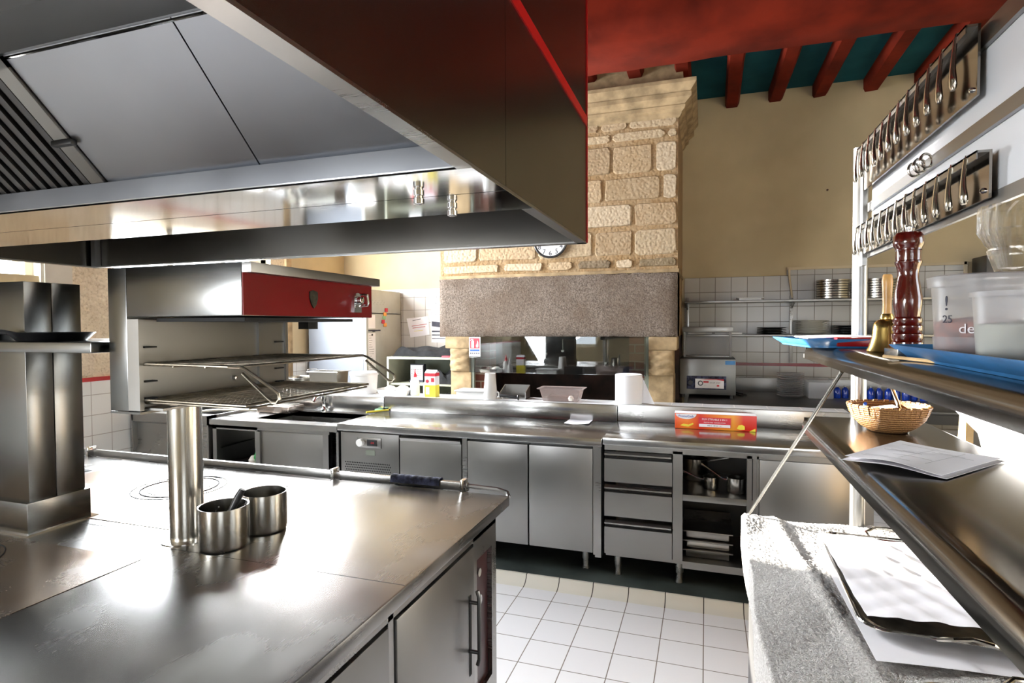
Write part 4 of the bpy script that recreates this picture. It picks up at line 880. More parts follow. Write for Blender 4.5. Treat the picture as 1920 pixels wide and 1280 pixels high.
b = B(); b.box(-3.32, -3.295, 5.55, 6.18, 0, 1.165); b.build('side_panel', 'cream_paint', sb); b = B(); b.box(-2.53, -2.505, 5.55, 6.18, 0, 1.165); b.build('side_panel', 'cream_paint', sb)
b = B(); b.box(-3.295, -2.53, 6.15, 6.18, 0, 1.165); b.build('back_panel', 'pale_green', sb)
for zz in (.90, .62, .3): b = B(); b.box(-3.295, -2.53, 5.57, 6.15, zz - .02, zz, .003); b.build('shelf', 'cream_paint', sb)
def heap(name, label, cat, x, y, z, sx, sy_, h, mat, seed, n=3):
    rnd = random.Random(seed); b = B()
    ph = [(rnd.uniform(3, 9), rnd.uniform(3, 9), rnd.uniform(0, 6)) for _ in range(5)]
    def f(u, v):
        a, c = u * 2 - 1, v * 2 - 1; e = max(0, 1 - abs(a) ** 4) * max(0, 1 - abs(c) ** 4)
        hh = sum(math.sin(p * a + q * c + r) for p, q, r in ph) / 10 + .65
        return (x + a * sx, y + c * sy_, z + .002 + h * max(.0, e ** .4 * hh))
    b.sheet(f, 30, 20, 0); b.box(x - sx * .9, x + sx * .9, y - sy_ * .9, y + sy_ * .9, z, z + .004); o = b.build(name, mat, origin=(x, y, z)); return tag(o, label, cat)
heap('folded_coats', 'heap of black clothes lying on top of the cream shelf unit', 'clothes', -2.93, 5.82, 1.19, .37, .2, .13, 'black_cloth', 1)
heap('black_bag', 'black bag on the upper inner shelf of the cream unit', 'bag', -2.72, 5.72, .90, .17, .13, .16, 'black_cloth', 2)
heap('black_pouch', 'black pouch on the lower shelf of the cream unit', 'bag', -2.72, 5.70, .62, .17, .12, .18, 'black_cloth', 6)
cal = thing('desk_calendar', 'small standing calendar with white page in the cream shelf unit', 'calendar', (-3.05, 5.75, .90))
b = B(); b.box(-3.13, -2.98, 5.74, 5.752, .925, 1.09); b.build('page', 'paper', cal); b = B(); b.box(-3.14, -2.97, 5.755, 5.80, .90, 1.10); b.box(-3.14, -2.97, 5.73, 5.755, .90, .925); b.build('stand', 'ink', cal)
b = B()
for r_ in range(5):
    for c_ in range(6): b.box(-3.12 + .022 * c_, -3.108 + .022 * c_, 5.7385, 5.74, .95 + .022 * r_, .958 + .022 * r_)
b.build('print', 'trim_grey', cal)
b = B(); b.box(-2.66, -2.52, 5.56, 5.66, 1.1905, 1.205, .003); o = b.build('red_book', 'carton_red', origin=(-2.59, 5.61, 1.19)); tag(o, 'red booklet at the right end of the cream shelf unit top', 'book')
def note(name, label, poly, y, lines, mat='paper', cat='paper'):
    n = thing(name, label, cat, (poly[0][0], y, poly[0][1])); b = B(); b.prism(poly, 'y', y - .003, y - .001); b.build('sheet', mat, n)
    for (x0, x1, zz, h, mm, sl_) in lines:
        b = B(); b.add([(x0, y - .0035, zz), (x1, y - .0035, zz + sl_), (x1, y - .0035, zz + sl_ + h), (x0, y - .0035, zz + h)], [(0, 1, 2, 3)]); b.build('writing', mm, n)
    return n
W_ = 6.188
note('wall_note', 'tilted white note with black and red writing taped to the tiles', [(-3.42, 1.615), (-3.13, 1.64), (-3.115, 1.42), (-3.37, 1.385)], W_, [(-3.34, -3.23, 1.585, .006, 'ink', .02), (-3.35, -3.15, 1.52, .006, 'red_ink', .025), (-3.34, -3.17, 1.495, .006, 'red_ink', .02), (-3.32, -3.2, 1.46, .005, 'yellow', .01)])
note('black_white_poster', 'tall black and white photo strip on the tiles beside the chimney', [(-3.09, 1.80), (-2.90, 1.80), (-2.90, 1.33), (-3.09, 1.33)], W_, [(-3.085, -2.905, 1.45, .02, 'ink', 0), (-3.085, -2.905, 1.52, .06, 'ink', -.02), (-3.085, -2.905, 1.41, .015, 'ink', 0), (-3.085, -3.08, 1.66, .13, 'ink', 0), (-3.03, -3.025, 1.66, .13, 'ink', 0), (-3.085, -2.905, 1.655, .004, 'ink', 0), (-3.085, -2.905, 1.79, .004, 'ink', 0), (-3.085, -2.905, 1.37, .01, 'ink', 0)])

# ---------------------------------------------------------------- right back: work table, shelves, machine
wtb = thing('work_table', 'long stainless work table against the tiled back wall', 'table', (1.5, 5.6, 0))
b = B(); b.box(-.15, 3.3, 5.1, 6.17, .835, .86, .004); b.build('top', 'steel_dark', wtb)
b = B(); b.box(-.15, 3.3, 6.14, 6.17, .86, 1.0, .003); b.build('upstand', 'steel_door', wtb)
b = B(); b.box(-.14, 3.29, 5.14, 5.16, .76, .835); b.build('apron', 'steel_dark', wtb)
for x in (-.1, 1.5, 3.2):
    for y in (5.16, 6.1): b = B(); b.cyl((x, y, 0), (x, y, .835), .02); b.build('leg', 'steel', wtb)
vm = thing('vacuum_packer', 'grey vacuum packing machine with an open clear lid', 'machine', (.01, 5.7, .86))
b = B(); b.box(-.228, .255, 5.5, 5.95, .89, 1.215, .006); b.build('body', 'steel_vac', vm)
for x in (-.2, .22):
    for y in (5.53, 5.92): b = B(); b.cyl((x, y, .86), (x, y, .89), .018, 12); b.build('foot', 'black_plastic', vm)
b = B(); b.box(-.165, .175, 5.492, 5.5, .94, 1.06, .002); cpv = b.build('control_panel', 'blue_cloth', vm)
b = B(); b.box(-.09, .155, 5.489, 5.493, .95, 1.035); b.build('face_plate', 'paper', cpv)
b = B(); b.prism([(-.05, 1.025), (.02, 1.034), (.09, 1.035), (.155, 1.035), (.155, 1.018), (.09, 1.03), (.02, 1.028)], 'y', 5.487, 5.4895); b.box(-.02, .025, 5.487, 5.4895, 1.0, 1.015); b.box(.095, .115, 5.487, 5.4895, .968, .982); b.build('red_print', 'carton_red', cpv)
b = B(); b.ring((-.045, 5.4885, .995), .019, .004, 'y', 20, 6); b.build('gauge', 'ink', cpv)
b = B(); b.cyl((-.13, 5.492, 1.0), (-.13, 5.47, 1.0), .02); b.build('knob', 'black_plastic', cpv)
text('ON OFF  START', .013, (.08, 5.4885, 1.0), FRONT, 'ink', cpv); text('+  -', .013, (0, 5.4885, .975), FRONT, 'ink', cpv)
b = B(); b.box(.165, .25, 5.4985, 5.5005, 1.165, 1.20); b.build('badge', 'blue_tray', vm)
b = B()
for x0, x1, y0, y1, z0, z1 in ((-.205, -.185, 5.78, 5.95, 1.215, 1.50), (.21, .23, 5.78, 5.95, 1.215, 1.50), (-.205, .23, 5.78, 5.95, 1.48, 1.50), (-.205, .23, 5.93, 5.95, 1.22, 1.5)): b.box(x0, x1, y0, y1, z0, z1, .004)
b.build('lid', 'milky_plastic', vm)
b = B(); b.box(-.215, .24, 5.775, 5.79, 1.455, 1.505, .003); b.box(-.2, .22, 5.8, 5.9, 1.215, 1.23, .003); b.build('lid_frame', 'steel_door', vm)
b = B(); b.tube([(.26, 5.9, .875), (.34, 5.86, .866), (.36, 5.78, .866), (.30, 5.75, .866), (.27, 5.83, .866)], .006, 6); o = b.build('power_cable', 'black_plastic', origin=(.3, 5.8, .866)); tag(o, 'black cable coiled on the table beside the vacuum machine', 'cable')
sh = thing('wall_shelf_rack', 'two-tier stainless wall shelf above the work table', 'shelf', (1.2, 6.0, 1.4))
for zz in (1.755, 1.43):
    b = B(); b.box(-.2, 2.15, 5.88, 6.185, zz - .02, zz, .003); b.build('shelf', 'steel_door', sh)
for x in (-.18, .785, 2.0):
    b = B(); b.box(x - .015, x + .015, 6.165, 6.187, 1.15, 1.80, .002)
    for zz in (1.735, 1.41): b.prism([(6.17, zz), (5.93, zz), (6.17, zz - .06)], 'x', x - .006, x + .006)
    b.build('bracket', 'steel', sh)
def stack(x, y, z0, r, n, dz, name, base_label, cat, mat, group, prof=None):
    for k in range(n):
        b = B(); z = z0 + k * dz
        b.lathe(0, 0, prof(r, dz) if prof else [(0, 0), (r * .6, 0), (r * .65, .003), (r, dz * .85), (r, dz * .97), (r * .62, .006), (0, .005)], 26)
        if k == 0: first = b.build(name, mat, origin=(0, 0, 0)); o = first
        else: o = first.copy(); COL.objects.link(o)
        o.location = (x, y, z); o.rotation_euler = (0, 0, k * .7); nm = ORD[k] if k < 15 else 'top'
        pos = 'bottom one' if k == 0 else ('top one' if k == n - 1 else '%s up' % nm); tag(o, base_label + ', ' + pos, cat, group)
cover = lambda r, dz: [(0, 0), (r * .5, 0), (r * .97, .002), (r, .004), (r * .99, dz * .9), (r * .6, dz * .8), (0, dz * .8)]
stack(1.12, 6.02, 1.757, .15, 8, .022, 'steel_plate_cover', 'steel plate in the stack on the top shelf left of the post', 'plate', 'steel_pot', 'steel plates stacked on the top shelf', cover)
stack(1.50, 6.02, 1.757, .14, 8, .022, 'steel_plate_cover', 'steel plate in the stack on the top shelf right of the post', 'plate', 'steel_pot', 'steel plates stacked on the top shelf', cover)
stack(.94, 6.02, 1.432, .145, 9, .0145, 'dinner_plate', 'white plate in the stack on the lower shelf', 'plate', 'porcelain', 'white plates on the lower shelf')
stack(.595, 6.02, 1.432, .13, 4, .016, 'black_dish', 'black dish in the low stack on the lower shelf left of the plates', 'dish', 'black_iron', 'black dishes on the lower shelf')
stack(1.25, 6.02, 1.432, .13, 5, .016, 'black_dish', 'black dish in the low stack right of the white plates', 'dish', 'black_iron', 'black dishes right of the white plates')
stack(1.58, 6.02, 1.432, .14, 6, .02, 'grey_dish', 'grey dish in the stack at the right of the lower shelf', 'dish', 'steel_dark', 'grey dishes on the lower shelf')
stack(.735, 5.8, .861, .115, 11, .02, 'glass_bowl', 'clear glass bowl in the stack on the work table', 'bowl', 'clear_plastic', 'glass bowls on the work table')
b = B(); b.box(.30, .50, 5.95, 6.10, 1.757, 1.775, .004); b.box(.28, .52, 5.93, 6.12, 1.775, 1.781, .002); o = b.build('white_tray', 'white_plastic', origin=(.4, 6.02, 1.757)); tag(o, 'small white dish alone on the top shelf above the machine', 'dish')
for i, (x0, x1, lab) in enumerate(((-.17, .06, 'flat white tray on the lower shelf near the chimney'), (.08, .33, 'flat white tray on the lower shelf over the machine lid'))):
    b = B(); b.box(x0, x1, 5.93, 6.12, 1.4305, 1.45, .004); o = b.build('flat_tray', 'white_plastic', origin=((x0 + x1) / 2, 6.02, 1.43)); tag(o, lab, 'tray')
cb_ = thing('storage_box', 'clear plastic storage box on the work table beside the blue bottles', 'box', (.97, 5.8, .861))
b = B(); b.box(.87, 1.07, 5.7, 5.98, .861, 1.01, .01); b.build('body', 'milky_plastic', cb_); b = B(); b.box(.86, 1.08, 5.69, 5.99, 1.01, 1.03, .004); b.build('lid', 'clear_plastic', cb_)
first = None
for k in range(11):
    x = 1.12 + .066 * k; y = 5.82 + .02 * (k % 2)
    if first is None:
        first = thing('blue_bottle', '', 'bottle', (0, 0, 0)); b = B(); b.lathe(0, 0, [(0, 0), (.027, 0), (.029, .008), (.029, .07), (.02, .088), (.012, .093), (.012, .10)], 16); b.build('body', 'blue_glass', first)
        b = B(); b.lathe(0, 0, [(.014, .098), (.014, .115), (0, .116)], 12); b.build('cap', 'clear_plastic', first); o = first
    else: o = copy_tree(first)
    o.location = (x, y, .8605); tag(o, 'small blue bottle on the work table, %s from the clear box' % ORD[k], 'bottle', 'blue bottles on the work table')
hc = thing('wall_cabinet', 'dark grey wall cabinet at the right end of the tiled wall', 'cabinet', (2.8, 6.0, 1.7))
b = B(); b.box(2.24, 3.5, 5.9, 6.18, 1.65, 2.1, .004); b.build('body', 'steel_dark', hc); b = B(); b.box(2.26, 3.48, 5.892, 5.9, 2.06, 2.09); b.build('edge', 'trim_grey', hc)
b = B(); b.cyl((1.09, 6.19, 2.80), (1.09, 6.198, 2.80), .01, 8); o = struct(b, 'trim_13', 'wood_dark')

# ---------------------------------------------------------------- pass: table, shelves, rack
PX = .44
tb = thing('pass_table', 'stainless serving table at the right with a towel spread over it', 'table', (.45, 1.1, 0))
b = B(); b.box(.118, .78, .12, 2.0, .865, .9, .003); b.build('top', 'steel', tb)
b = B(); b.box(.135, .76, .14, 1.985, .12, .865); b.build('cabinet', 'steel_dark', tb)
b = B(); b.box(.18, .72, .2, 1.93, 0, .12); b.build('plinth_panel', 'dark_gap', tb)
gt = thing('pass_shelving', 'two-tier stainless pass shelf unit on round posts', 'shelving', (.44, 1.1, .9))
def rolled(z0, z1, x0, x1, y0, y1):
    b = B(); r = .016; rx, rz = .034, .030
    pts = [(x0, z0), (x0, z1 - rz)] + [(x0 + rx - rx * math.cos(a), z1 - rz + rz * math.sin(a)) for a in [PI / 2 * k / 10 for k in range(1, 11)]]
    pts += [(x1 - r + r * math.sin(a), z1 - r + r * math.cos(a)) for a in [PI / 2 * k / 6 for k in range(0, 7)]] + [(x1, z0), (x1 - .004, z0), (x1 - .004, z1 - .006), (x0 + rx, z1 - .006), (x0 + .004, z1 - rz - .004), (x0 + .004, z0)]
    b.prism(pts, 'y', y0, y1)
    b.box(x0 + .004, x1 - .004, y1 - .004, y1, z0, z1 - .004); return b
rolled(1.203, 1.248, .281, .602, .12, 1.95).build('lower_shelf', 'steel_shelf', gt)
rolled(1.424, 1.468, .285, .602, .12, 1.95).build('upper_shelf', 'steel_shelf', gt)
for y in (1.99, .10):
    b = B(); b.cyl((PX, y, .9), (PX, y, 2.055), .0205, 24); b.build('post', 'steel_door', gt)
b = B(); b.box(PX - .006, PX + .006, 1.94, 1.985, 1.70, 2.05); b.build('end_plate', 'steel_door', gt)
for z0, z1 in ((2.0, 2.035), (1.855, 1.880), (1.722, 1.745)):
    b = B(); b.box(PX + .006, PX + .014, .10, 1.99, z0, z1); b.build('rail', 'steel_door', gt)
b = B()
for zz in (1.203, 1.424): b.box(PX - .15, PX + .16, 1.93, 2.0, zz, zz + .012)
b.build('bracket', 'steel', gt)
b = B(); b.cyl((.290, 1.46, 1.422), (.131, 2.0, .905), .0045, 10); b.build('brace_rod', 'steel_pot', gt)
b = B(); b.cyl((.415, 1.62, 1.42), (.50, 1.75, 1.25), .0045, 10); b.build('brace_rod', 'steel_pot', gt)
bd = B(); bd.box(PX + .016, PX + .024, .10, 1.93, 1.745, 2.03); o = bd.build('white_board', 'board_white', origin=(PX, 1.0, 1.745)); tag(o, 'plain white board mounted behind the knife rails', 'board')
# cutlery racks
def knife_proto():
    k = thing('hanging_knife', '', 'cutlery', (0, 0, 0))
    b = B(); prof = [(0, .0068, .0034), (-.012, .0058, .0032), (-.035, .0060, .0034), (-.055, .0080, .0044), (-.072, .0115, .0056), (-.084, .0120, .0058), (-.091, .0070, .0036)]
    vs = []; fs = []; sg = 12
    for i, (z, ry, rx) in enumerate(prof):
        bend = -.004 * math.sin((-z) / .091 * PI * .8) - .004
        for q in range(sg): a = 2 * PI * q / sg; vs.append((bend + rx * math.cos(a), ry * math.sin(a), z))
    for i in range(len(prof) - 1):
        for q in range(sg): fs.append((i * sg + q, i * sg + (q + 1) % sg, (i + 1) * sg + (q + 1) % sg, (i + 1) * sg + q))
    fs += [tuple(range(sg)), tuple((len(prof) - 1) * sg + q for q in range(sg - 1, -1, -1))]
    b.add(vs, fs); b.build('handle', 'silver', k)
    b = B(); b.tube([(-.004, 0, -.002), (-.003, 0, .006), (.004, 0, .008), (.007, 0, .004)], .0022, 6); b.build('hook', 'chrome', k)
    return k
first = None
for nm, z0, z1, y0, y1, ks in (('upper', 1.918, 2.038, 1.195, 2.06, 12), ('lower', 1.734, 1.812, 1.145, 2.05, 13)):
    rk = thing('knife_rack', 'polished steel plate rack on the %s rail, hung with cutlery' % ('top' if nm == 'upper' else 'bottom'), 'rack', (PX, 1.6, z0))
    b = B(); b.box(PX - .004, PX, y0, 1.955 if nm else y1, z0, z1); b.build('plate', 'rack_mirror', rk)
    b = B(); b.box(PX - .022, PX - .004, y0, 1.955, z1 - .004, z1); b.box(PX - .022, PX - .020, y0, 1.955, z1 - .014, z1); b.build('lip', 'steel', rk)
    b = B()
    for yy in (y0 + .02, 1.93): b.lathe(0, 0, [(.005, 0), (.004, .004), (0, .005)], 10)
    b.v = [Vector((PX - .004 - v.z, y0 + .02 + v.x, z0 + .015 + v.y)) for v in b.v[:30]] ; b.f = [f for f in b.f if max(f) < 30]; b.t = [None] * len(b.f); b.build('screw', 'chrome', rk)
    ys = [1.94 - (1.94 - y0 - .04) * i / (ks - 1) for i in range(ks)]
    for i, y in enumerate(ys):
        if first is None: first = knife_proto(); o = first
        else: o = copy_tree(first)
        s = 1.0 if nm == 'upper' else .84; o.scale = (1, 1, s)
        o.location = (PX - .018, y, z1 - .002 - random.uniform(0, .004)); o.rotation_euler = (random.uniform(-.05, .05), 0, 0)
        tag(o, 'silver-handled knife on the %s rack, %s' % (nm, 'nearest the far post' if i == 0 else ('nearest the camera' if i == ks - 1 else ORD[i] + ' from the far post')), 'cutlery', 'knives on the %s rack' % nm)
first = None
for k, y in enumerate((1.50, 1.465, 1.425)):
    b = B(); b.ring((PX - .006, y, 1.868), .0145, .0028, 'y', 22, 6)
    b.v = [Vector((PX - .006 + (v.x - PX + .006), v.y, v.z)) for v in b.v]
    o = b.build('napkin_ring', 'silver', origin=(PX - .006, y, 1.868)); o.rotation_euler = (0, 0, .5); tag(o, ['small metal ring on the middle rail, farthest of three', 'small metal ring in the middle of the middle rail trio', 'small metal ring on the middle rail, nearest of three'][k], 'ring')

# on the upper shelf
ZU = 1.4685
def tray(name, label, cx, cyy, z, lx, ly, h, ang, mat, flare=.02):
    b = B(); vs = []
    def ringp(ex, zz, r=.02):
        out = []
        for sx, sy_, a0 in ((1, 1, 0), (-1, 1, 90), (-1, -1, 180), (1, -1, 270)):
            for q in range(4):
                a = math.radians(a0 + 30 * q); out.append((sx * (lx / 2 + ex - r) + r * math.cos(a), sy_ * (ly / 2 + ex - r) + r * math.sin(a), zz))
        return out
    for ex, zz in ((-flare, 0), (0, h), (.004, h), (.002, h - .003), (-flare + .002, .003)): vs += ringp(ex, zz)
    fs = [tuple(range(16))] + [(i * 16 + j, i * 16 + (j + 1) % 16, (i + 1) * 16 + (j + 1) % 16, (i + 1) * 16 + j) for i in range(4) for j in range(16)] + [tuple(64 + j for j in range(16))]
    b.add(vs, fs); o = b.build(name, mat); o.location = (cx, cyy, z); o.rotation_euler = (0, 0, ang); WL[o] = Vector((0, 0, 0)); return tag(o, label, 'tray')
tray('blue_tray', 'light blue tray with papers at the far end of the upper pass shelf', .345, 1.79, ZU, .26, .34, .022, .12, 'blue_tray')
b = B(); b.sheet(lambda u, v: (.25 + .2 * u, 1.66 + .24 * v, ZU + .024 + .004 * math.sin(u * 3)), 8, 8, .002); o = b.build('paper_pile', 'paper', origin=(.35, 1.78, ZU + .024)); tag(o, 'white papers lying in the far blue tray', 'paper')
b = B(); b.box(.31, .42, 1.62, 1.70, ZU + .004, ZU + .026, .002); o = b.build('red_notebook', 'red_enamel', origin=(.36, 1.66, ZU)); tag(o, 'dark red notebook at the edge of the far blue tray', 'notebook')
tray('blue_tray', 'blue tray under the plastic tubs at the near end of the upper shelf', .41, .84, ZU, .215, .72, .024, -.03, 'blue_tray')
bl = thing('hand_bell', 'brass hand bell with a pale wooden handle on the upper shelf', 'bell', (.368, 1.43, ZU))
x, y = .368, 1.43
b = B(); b.lathe(x, y, [(.036, ZU), (.0375, ZU + .002), (.033, ZU + .012), (.028, ZU + .03), (.026, ZU + .05), (.024, ZU + .062), (.018, ZU + .068), (.0125, ZU + .07), (.013, ZU + .074), (.010, ZU + .082), (0, ZU + .083)], 36); b.build('bell', 'brass', bl)
b = B(); b.lathe(x, y, [(.009, ZU + .082), (.0085, ZU + .10), (.0095, ZU + .13), (.0105, ZU + .15), (.009, ZU + .163), (.007, ZU + .166), (0, ZU + .166)], 24); b.build('handle', 'bell_wood', bl)
ml = thing('pepper_mill', 'tall dark red wooden pepper mill on the upper pass shelf', 'pepper mill', (.376, 1.31, ZU))
x, y = .376, 1.325
pm = [(0, 0), (.027, 0), (.028, .012), (.0275, .024), (.0255, .026), (.0275, .032), (.0275, .040), (.0245, .0425), (.0265, .048), (.0265, .056), (.0235, .0585), (.0255, .063), (.0255, .070), (.022, .074), (.0235, .085), (.0255, .10), (.0255, .112), (.0225, .13), (.019, .15), (.0185, .16), (.021, .172), (.0235, .178), (.0238, .182), (.022, .184), (.0225, .19), (.0225, .203), (.0235, .204), (.0235, .208), (.0265, .213), (.0275, .22), (.0265, .231), (.022, .238), (.012, .241), (0, .242)]
b = B(); b.lathe(x, y, [(r * .96, ZU + z) for r, z in pm], 40); b.build('body', 'mill_wood', ml)
b = B(); b.lathe(x, y, [(.004, ZU + .24), (.006, ZU + .246), (.006, ZU + .25), (0, ZU + .253)], 14); b.build('cap_nut', 'chrome', ml)
tn = B(); tn.box(.315, .385, 1.16, 1.24, ZU, ZU + .016, .002); o = tn.build('metal_tin', 'steel_pot', origin=(.35, 1.2, ZU)); tag(o, 'small flat metal tin in front of the pepper mill', 'tin')
b = B(); b.tube([(.30, 1.18, ZU + .003), (.315, 1.10, ZU + .003), (.33, 1.02, ZU + .003)], .003, 6); o = b.build('wooden_skewer', 'wood_light', origin=(.32, 1.1, ZU)); tag(o, 'thin wooden stick lying on the shelf edge by the tin', 'skewer')
zt = ZU + .0045
bu = thing('plastic_bucket', 'large translucent plastic bucket of red spice with dark lettering', 'bucket', (.378, 1.05, zt))
x, y, R = .392, 1.045, .062
b = B(); b.lathe(x, y, [(0, zt), (R * .88, zt), (R * .9, zt + .004), (R, zt + .112)], 40); b.build('body', 'milky_plastic', bu)
b = B(); b.lathe(x, y, [(0, zt + .003), (R * .87, zt + .003), (R * .94, zt + .058), (R * .5, zt + .064), (0, zt + .068)], 32); b.build('contents', 'spice', bu)
b = B(); b.lathe(x, y, [(R, zt + .112), (R + .005, zt + .11), (R + .006, zt + .126), (R + .002, zt + .128), (R - .004, zt + .124), (0, zt + .124)], 40, cap=False); b.build('lid', 'milky_plastic', bu)
for s_, sz, az, zz, mm in (('!', .03, -152, .085, 'ink'), ('25', .016, -150, .062, 'ink'), ('de', .020, -126, .048, 'paper'), ('net', .010, -100, .02, 'ink')):
    a = math.radians(az); rr = R * .97 + .0015; text(s_, sz, (x + rr * math.cos(a), y + rr * math.sin(a), zt + zz), (PI / 2, 0, a + PI / 2), mm, bu)
b = B(); b.lathe(x, y, [(R * .915, zt + .002), (R * .95, zt + .036)], 40, cap=False); b.v = [Vector(((v.x - x) * 1.012 + x, (v.y - y) * 1.012 + y, v.z)) for v in b.v]; b.build('label_band', 'milky_plastic', bu)
tu2 = thing('plastic_tub', 'smaller translucent tub of coarse salt in front of the spice bucket', 'tub', (.365, .87, zt))
x, y, R = .371, .885, .047
b = B(); b.lathe(x, y, [(0, zt), (R * .86, zt), (R * .88, zt + .004), (R, zt + .092)], 36); b.build('body', 'milky_plastic', tu2)
b = B(); b.lathe(x, y, [(0, zt + .003), (R * .85, zt + .003), (R * .94, zt + .055), (0, zt + .06)], 28); b.build('contents', 'salt', tu2)
b = B(); b.lathe(x, y, [(R, zt + .09), (R + .003, zt + .089), (R + .003, zt + .096), (R - .003, zt + .096), (R - .004, zt + .09)], 36, cap=False); b.build('rim', 'milky_plastic', tu2)
# crumpled bag
rnd = random.Random(12); bm = bmesh.new(); bmesh.ops.create_icosphere(bm, subdivisions=4, radius=1)
pg = thing('plastic_bag', 'crumpled clear plastic bag of food at the right of the tubs', 'bag', (.40, .74, zt))
ws = [(Vector((rnd.uniform(-9, 9), rnd.uniform(-9, 9), rnd.uniform(-9, 9))), rnd.uniform(0, 6)) for _ in range(14)]
b = B(); vv = []
for v in bm.verts:
    d = 1 + sum(abs(math.sin(w_.dot(v.co) + p)) for w_, p in ws) * .022 - .18
    vv.append((.385 + v.co.x * .052 * d, .755 + v.co.y * .045 * d, zt + .002 + (v.co.z * d + 1) * .047))
b.add(vv, [[v.index for v in f.verts] for f in bm.faces]); b.build('wrapping', 'film', pg, ang=25)
vv = [(.385 + v.co.x * .036, .755 + v.co.y * .03, zt + .006 + (v.co.z + 1) * .026) for v in bm.verts]; b = B(); b.add(vv, [[v.index for v in f.verts] for f in bm.faces]); b.build('contents', 'bag_content', pg); bm.free()
# cut glass vase on the bucket
vz = zt + .1295
vs_ = B(); x, y = .432, 1.045
pv = [(.002, 0), (.020, 0), (.024, .004), (.033, .03), (.034, .034), (.032, .037), (.036, .045), (.044, .062), (.045, .09), (.043, .10), (.041, .10), (.042, .065), (.03, .04), (.02, .008), (.002, .006)]
vs_.lathe(x, y, [(r, vz + z) for r, z in pv], 48)
for i, v in enumerate(vs_.v):
    k = (i % 48); rowi = i // 48
    if 6 <= rowi <= 9: s = 1 + .03 * ((k + rowi * 2) % 4 - 1.5); v.x = x + (v.x - x) * s; v.y = y + (v.y - y) * s
o = vs_.build('glass_vase', 'clear_glass', origin=(x, y, vz), ang=15); tag(o, 'cut-glass vase standing on the lid of the spice bucket', 'vase')

# on the lower shelf
ZS = 1.2485
bs = thing('wicker_basket', 'shallow woven wicker basket with a pen on the lower pass shelf', 'basket', (.455, 1.72, ZS))
x, y = .452, 1.735
b = B(); b.lathe(x, y, [(0, ZS), (.04, ZS), (.062, ZS + .012), (.082, ZS + .034), (.09, ZS + .056), (.093, ZS + .066), (.088, ZS + .066), (.078, ZS + .036), (.05, ZS + .012), (0, ZS + .006)], 48); b.build('bowl', 'wicker', bs)
b = B()
for k in range(44):
    a0, a1 = 2 * PI * (k + .08) / 44, 2 * PI * (k + .92) / 44; e = .0015 if k % 2 else 0
    q = []
    for r, zz in ((.0865 + e, .044), (.0945 + e, .068), (.0905, .0705), (.0835, .046)):
        q += [(x + r * math.cos(a), y + r * math.sin(a), ZS + zz + e) for a in (a0, a1)]
    b.add(q, [(0, 1, 3, 2), (2, 3, 5, 4), (4, 5, 7, 6), (0, 2, 4, 6), (1, 7, 5, 3), (0, 6, 7, 1)])
b.build('woven_rim', 'wicker', bs)
b = B(); b.tube([(.40, 1.76, ZS + .04), (.385, 1.67, ZS + .078)], .004, 8); o = b.build('pen', 'blue_ink', origin=(.39, 1.7, ZS + .05)); tag(o, 'blue ballpoint pen sticking out of the wicker basket', 'pen')
b = B(); b.sheet(lambda u, v: (.40 + .06 * u, 1.68 + .05 * v, ZS + .06 + .01 * u), 4, 4, .0006); o = b.build('receipt', 'paper', origin=(.43, 1.7, ZS + .05)); tag(o, 'small white slip of paper inside the wicker basket', 'paper')
def psheet(P, name, label, z, th, lift, mat='paper', seed=0):
    """curled sheet over the four corner points P (a->b->c->d)"""
    P = [Vector((p[0], p[1], 0)) for p in P]
    def f(u, v):
        q = P[0].lerp(P[1], u).lerp(P[3].lerp(P[2], u), v); return (q.x, q.y, z + lift(u, v))
    b = B(); b.sheet(f, 60, 60, th); c = sum(P, Vector()) / 4; o = b.build(name, mat, origin=(c.x, c.y, z)); return o
pl = [(.262, 1.315), (.41, 1.22), (.575, 1.415), (.42, 1.54)]
o = psheet(pl, 'order_sheets', '', ZS + .002, .0006, lambda u, v: .008 * (1 - v) * math.sin(PI * (u * .9 + .05)) ** 2 + .004 * (1 - u) ** 3); tag(o, 'folded stack of printed sheets on the lower pass shelf, bottom sheet', 'paper', 'printed sheets on the lower shelf')
pk = thing('printed_sheet', 'top printed sheet with faint lines on the lower pass shelf', 'paper', (.42, 1.37, ZS), 'printed sheets on the lower shelf')
pl2 = [(.27, 1.325), (.405, 1.228), (.57, 1.42), (.425, 1.535)]
P = [Vector((p[0], p[1], 0)) for p in pl2]
lf = lambda u, v: .010 * (1 - v) * math.sin(PI * (u * .9 + .05)) ** 2 + .006 * (1 - u) ** 3
def f2(u, v, dz=0): q = P[0].lerp(P[1], u).lerp(P[3].lerp(P[2], u), v); return (q.x, q.y, ZS + .006 + lf(u, v) + dz)
b = B(); b.sheet(f2, 24, 24, .0006); b.build('sheet', 'paper', pk)
b = B(); rnd = random.Random(8)
for v0, u0, u1 in ((.15, .08, .6), (.19, .1, .35), (.35, .3, .7), (.52, .1, .5), (.56, .15, .4), (.70, .5, .9), (.74, .55, .8), (.85, .1, .6)):
    b.sheet(lambda u, v, v0=v0, u0=u0, u1=u1: f2(u0 + (u1 - u0) * u, v0 + .006 * v, .0008), 20, 1)
for u0 in (.45, .72): b.sheet(lambda u, v, u0=u0: f2(u0 + .004 * u, .2 + .7 * v, .0008), 1, 20)
b.build('printing', 'trim_grey', pk)

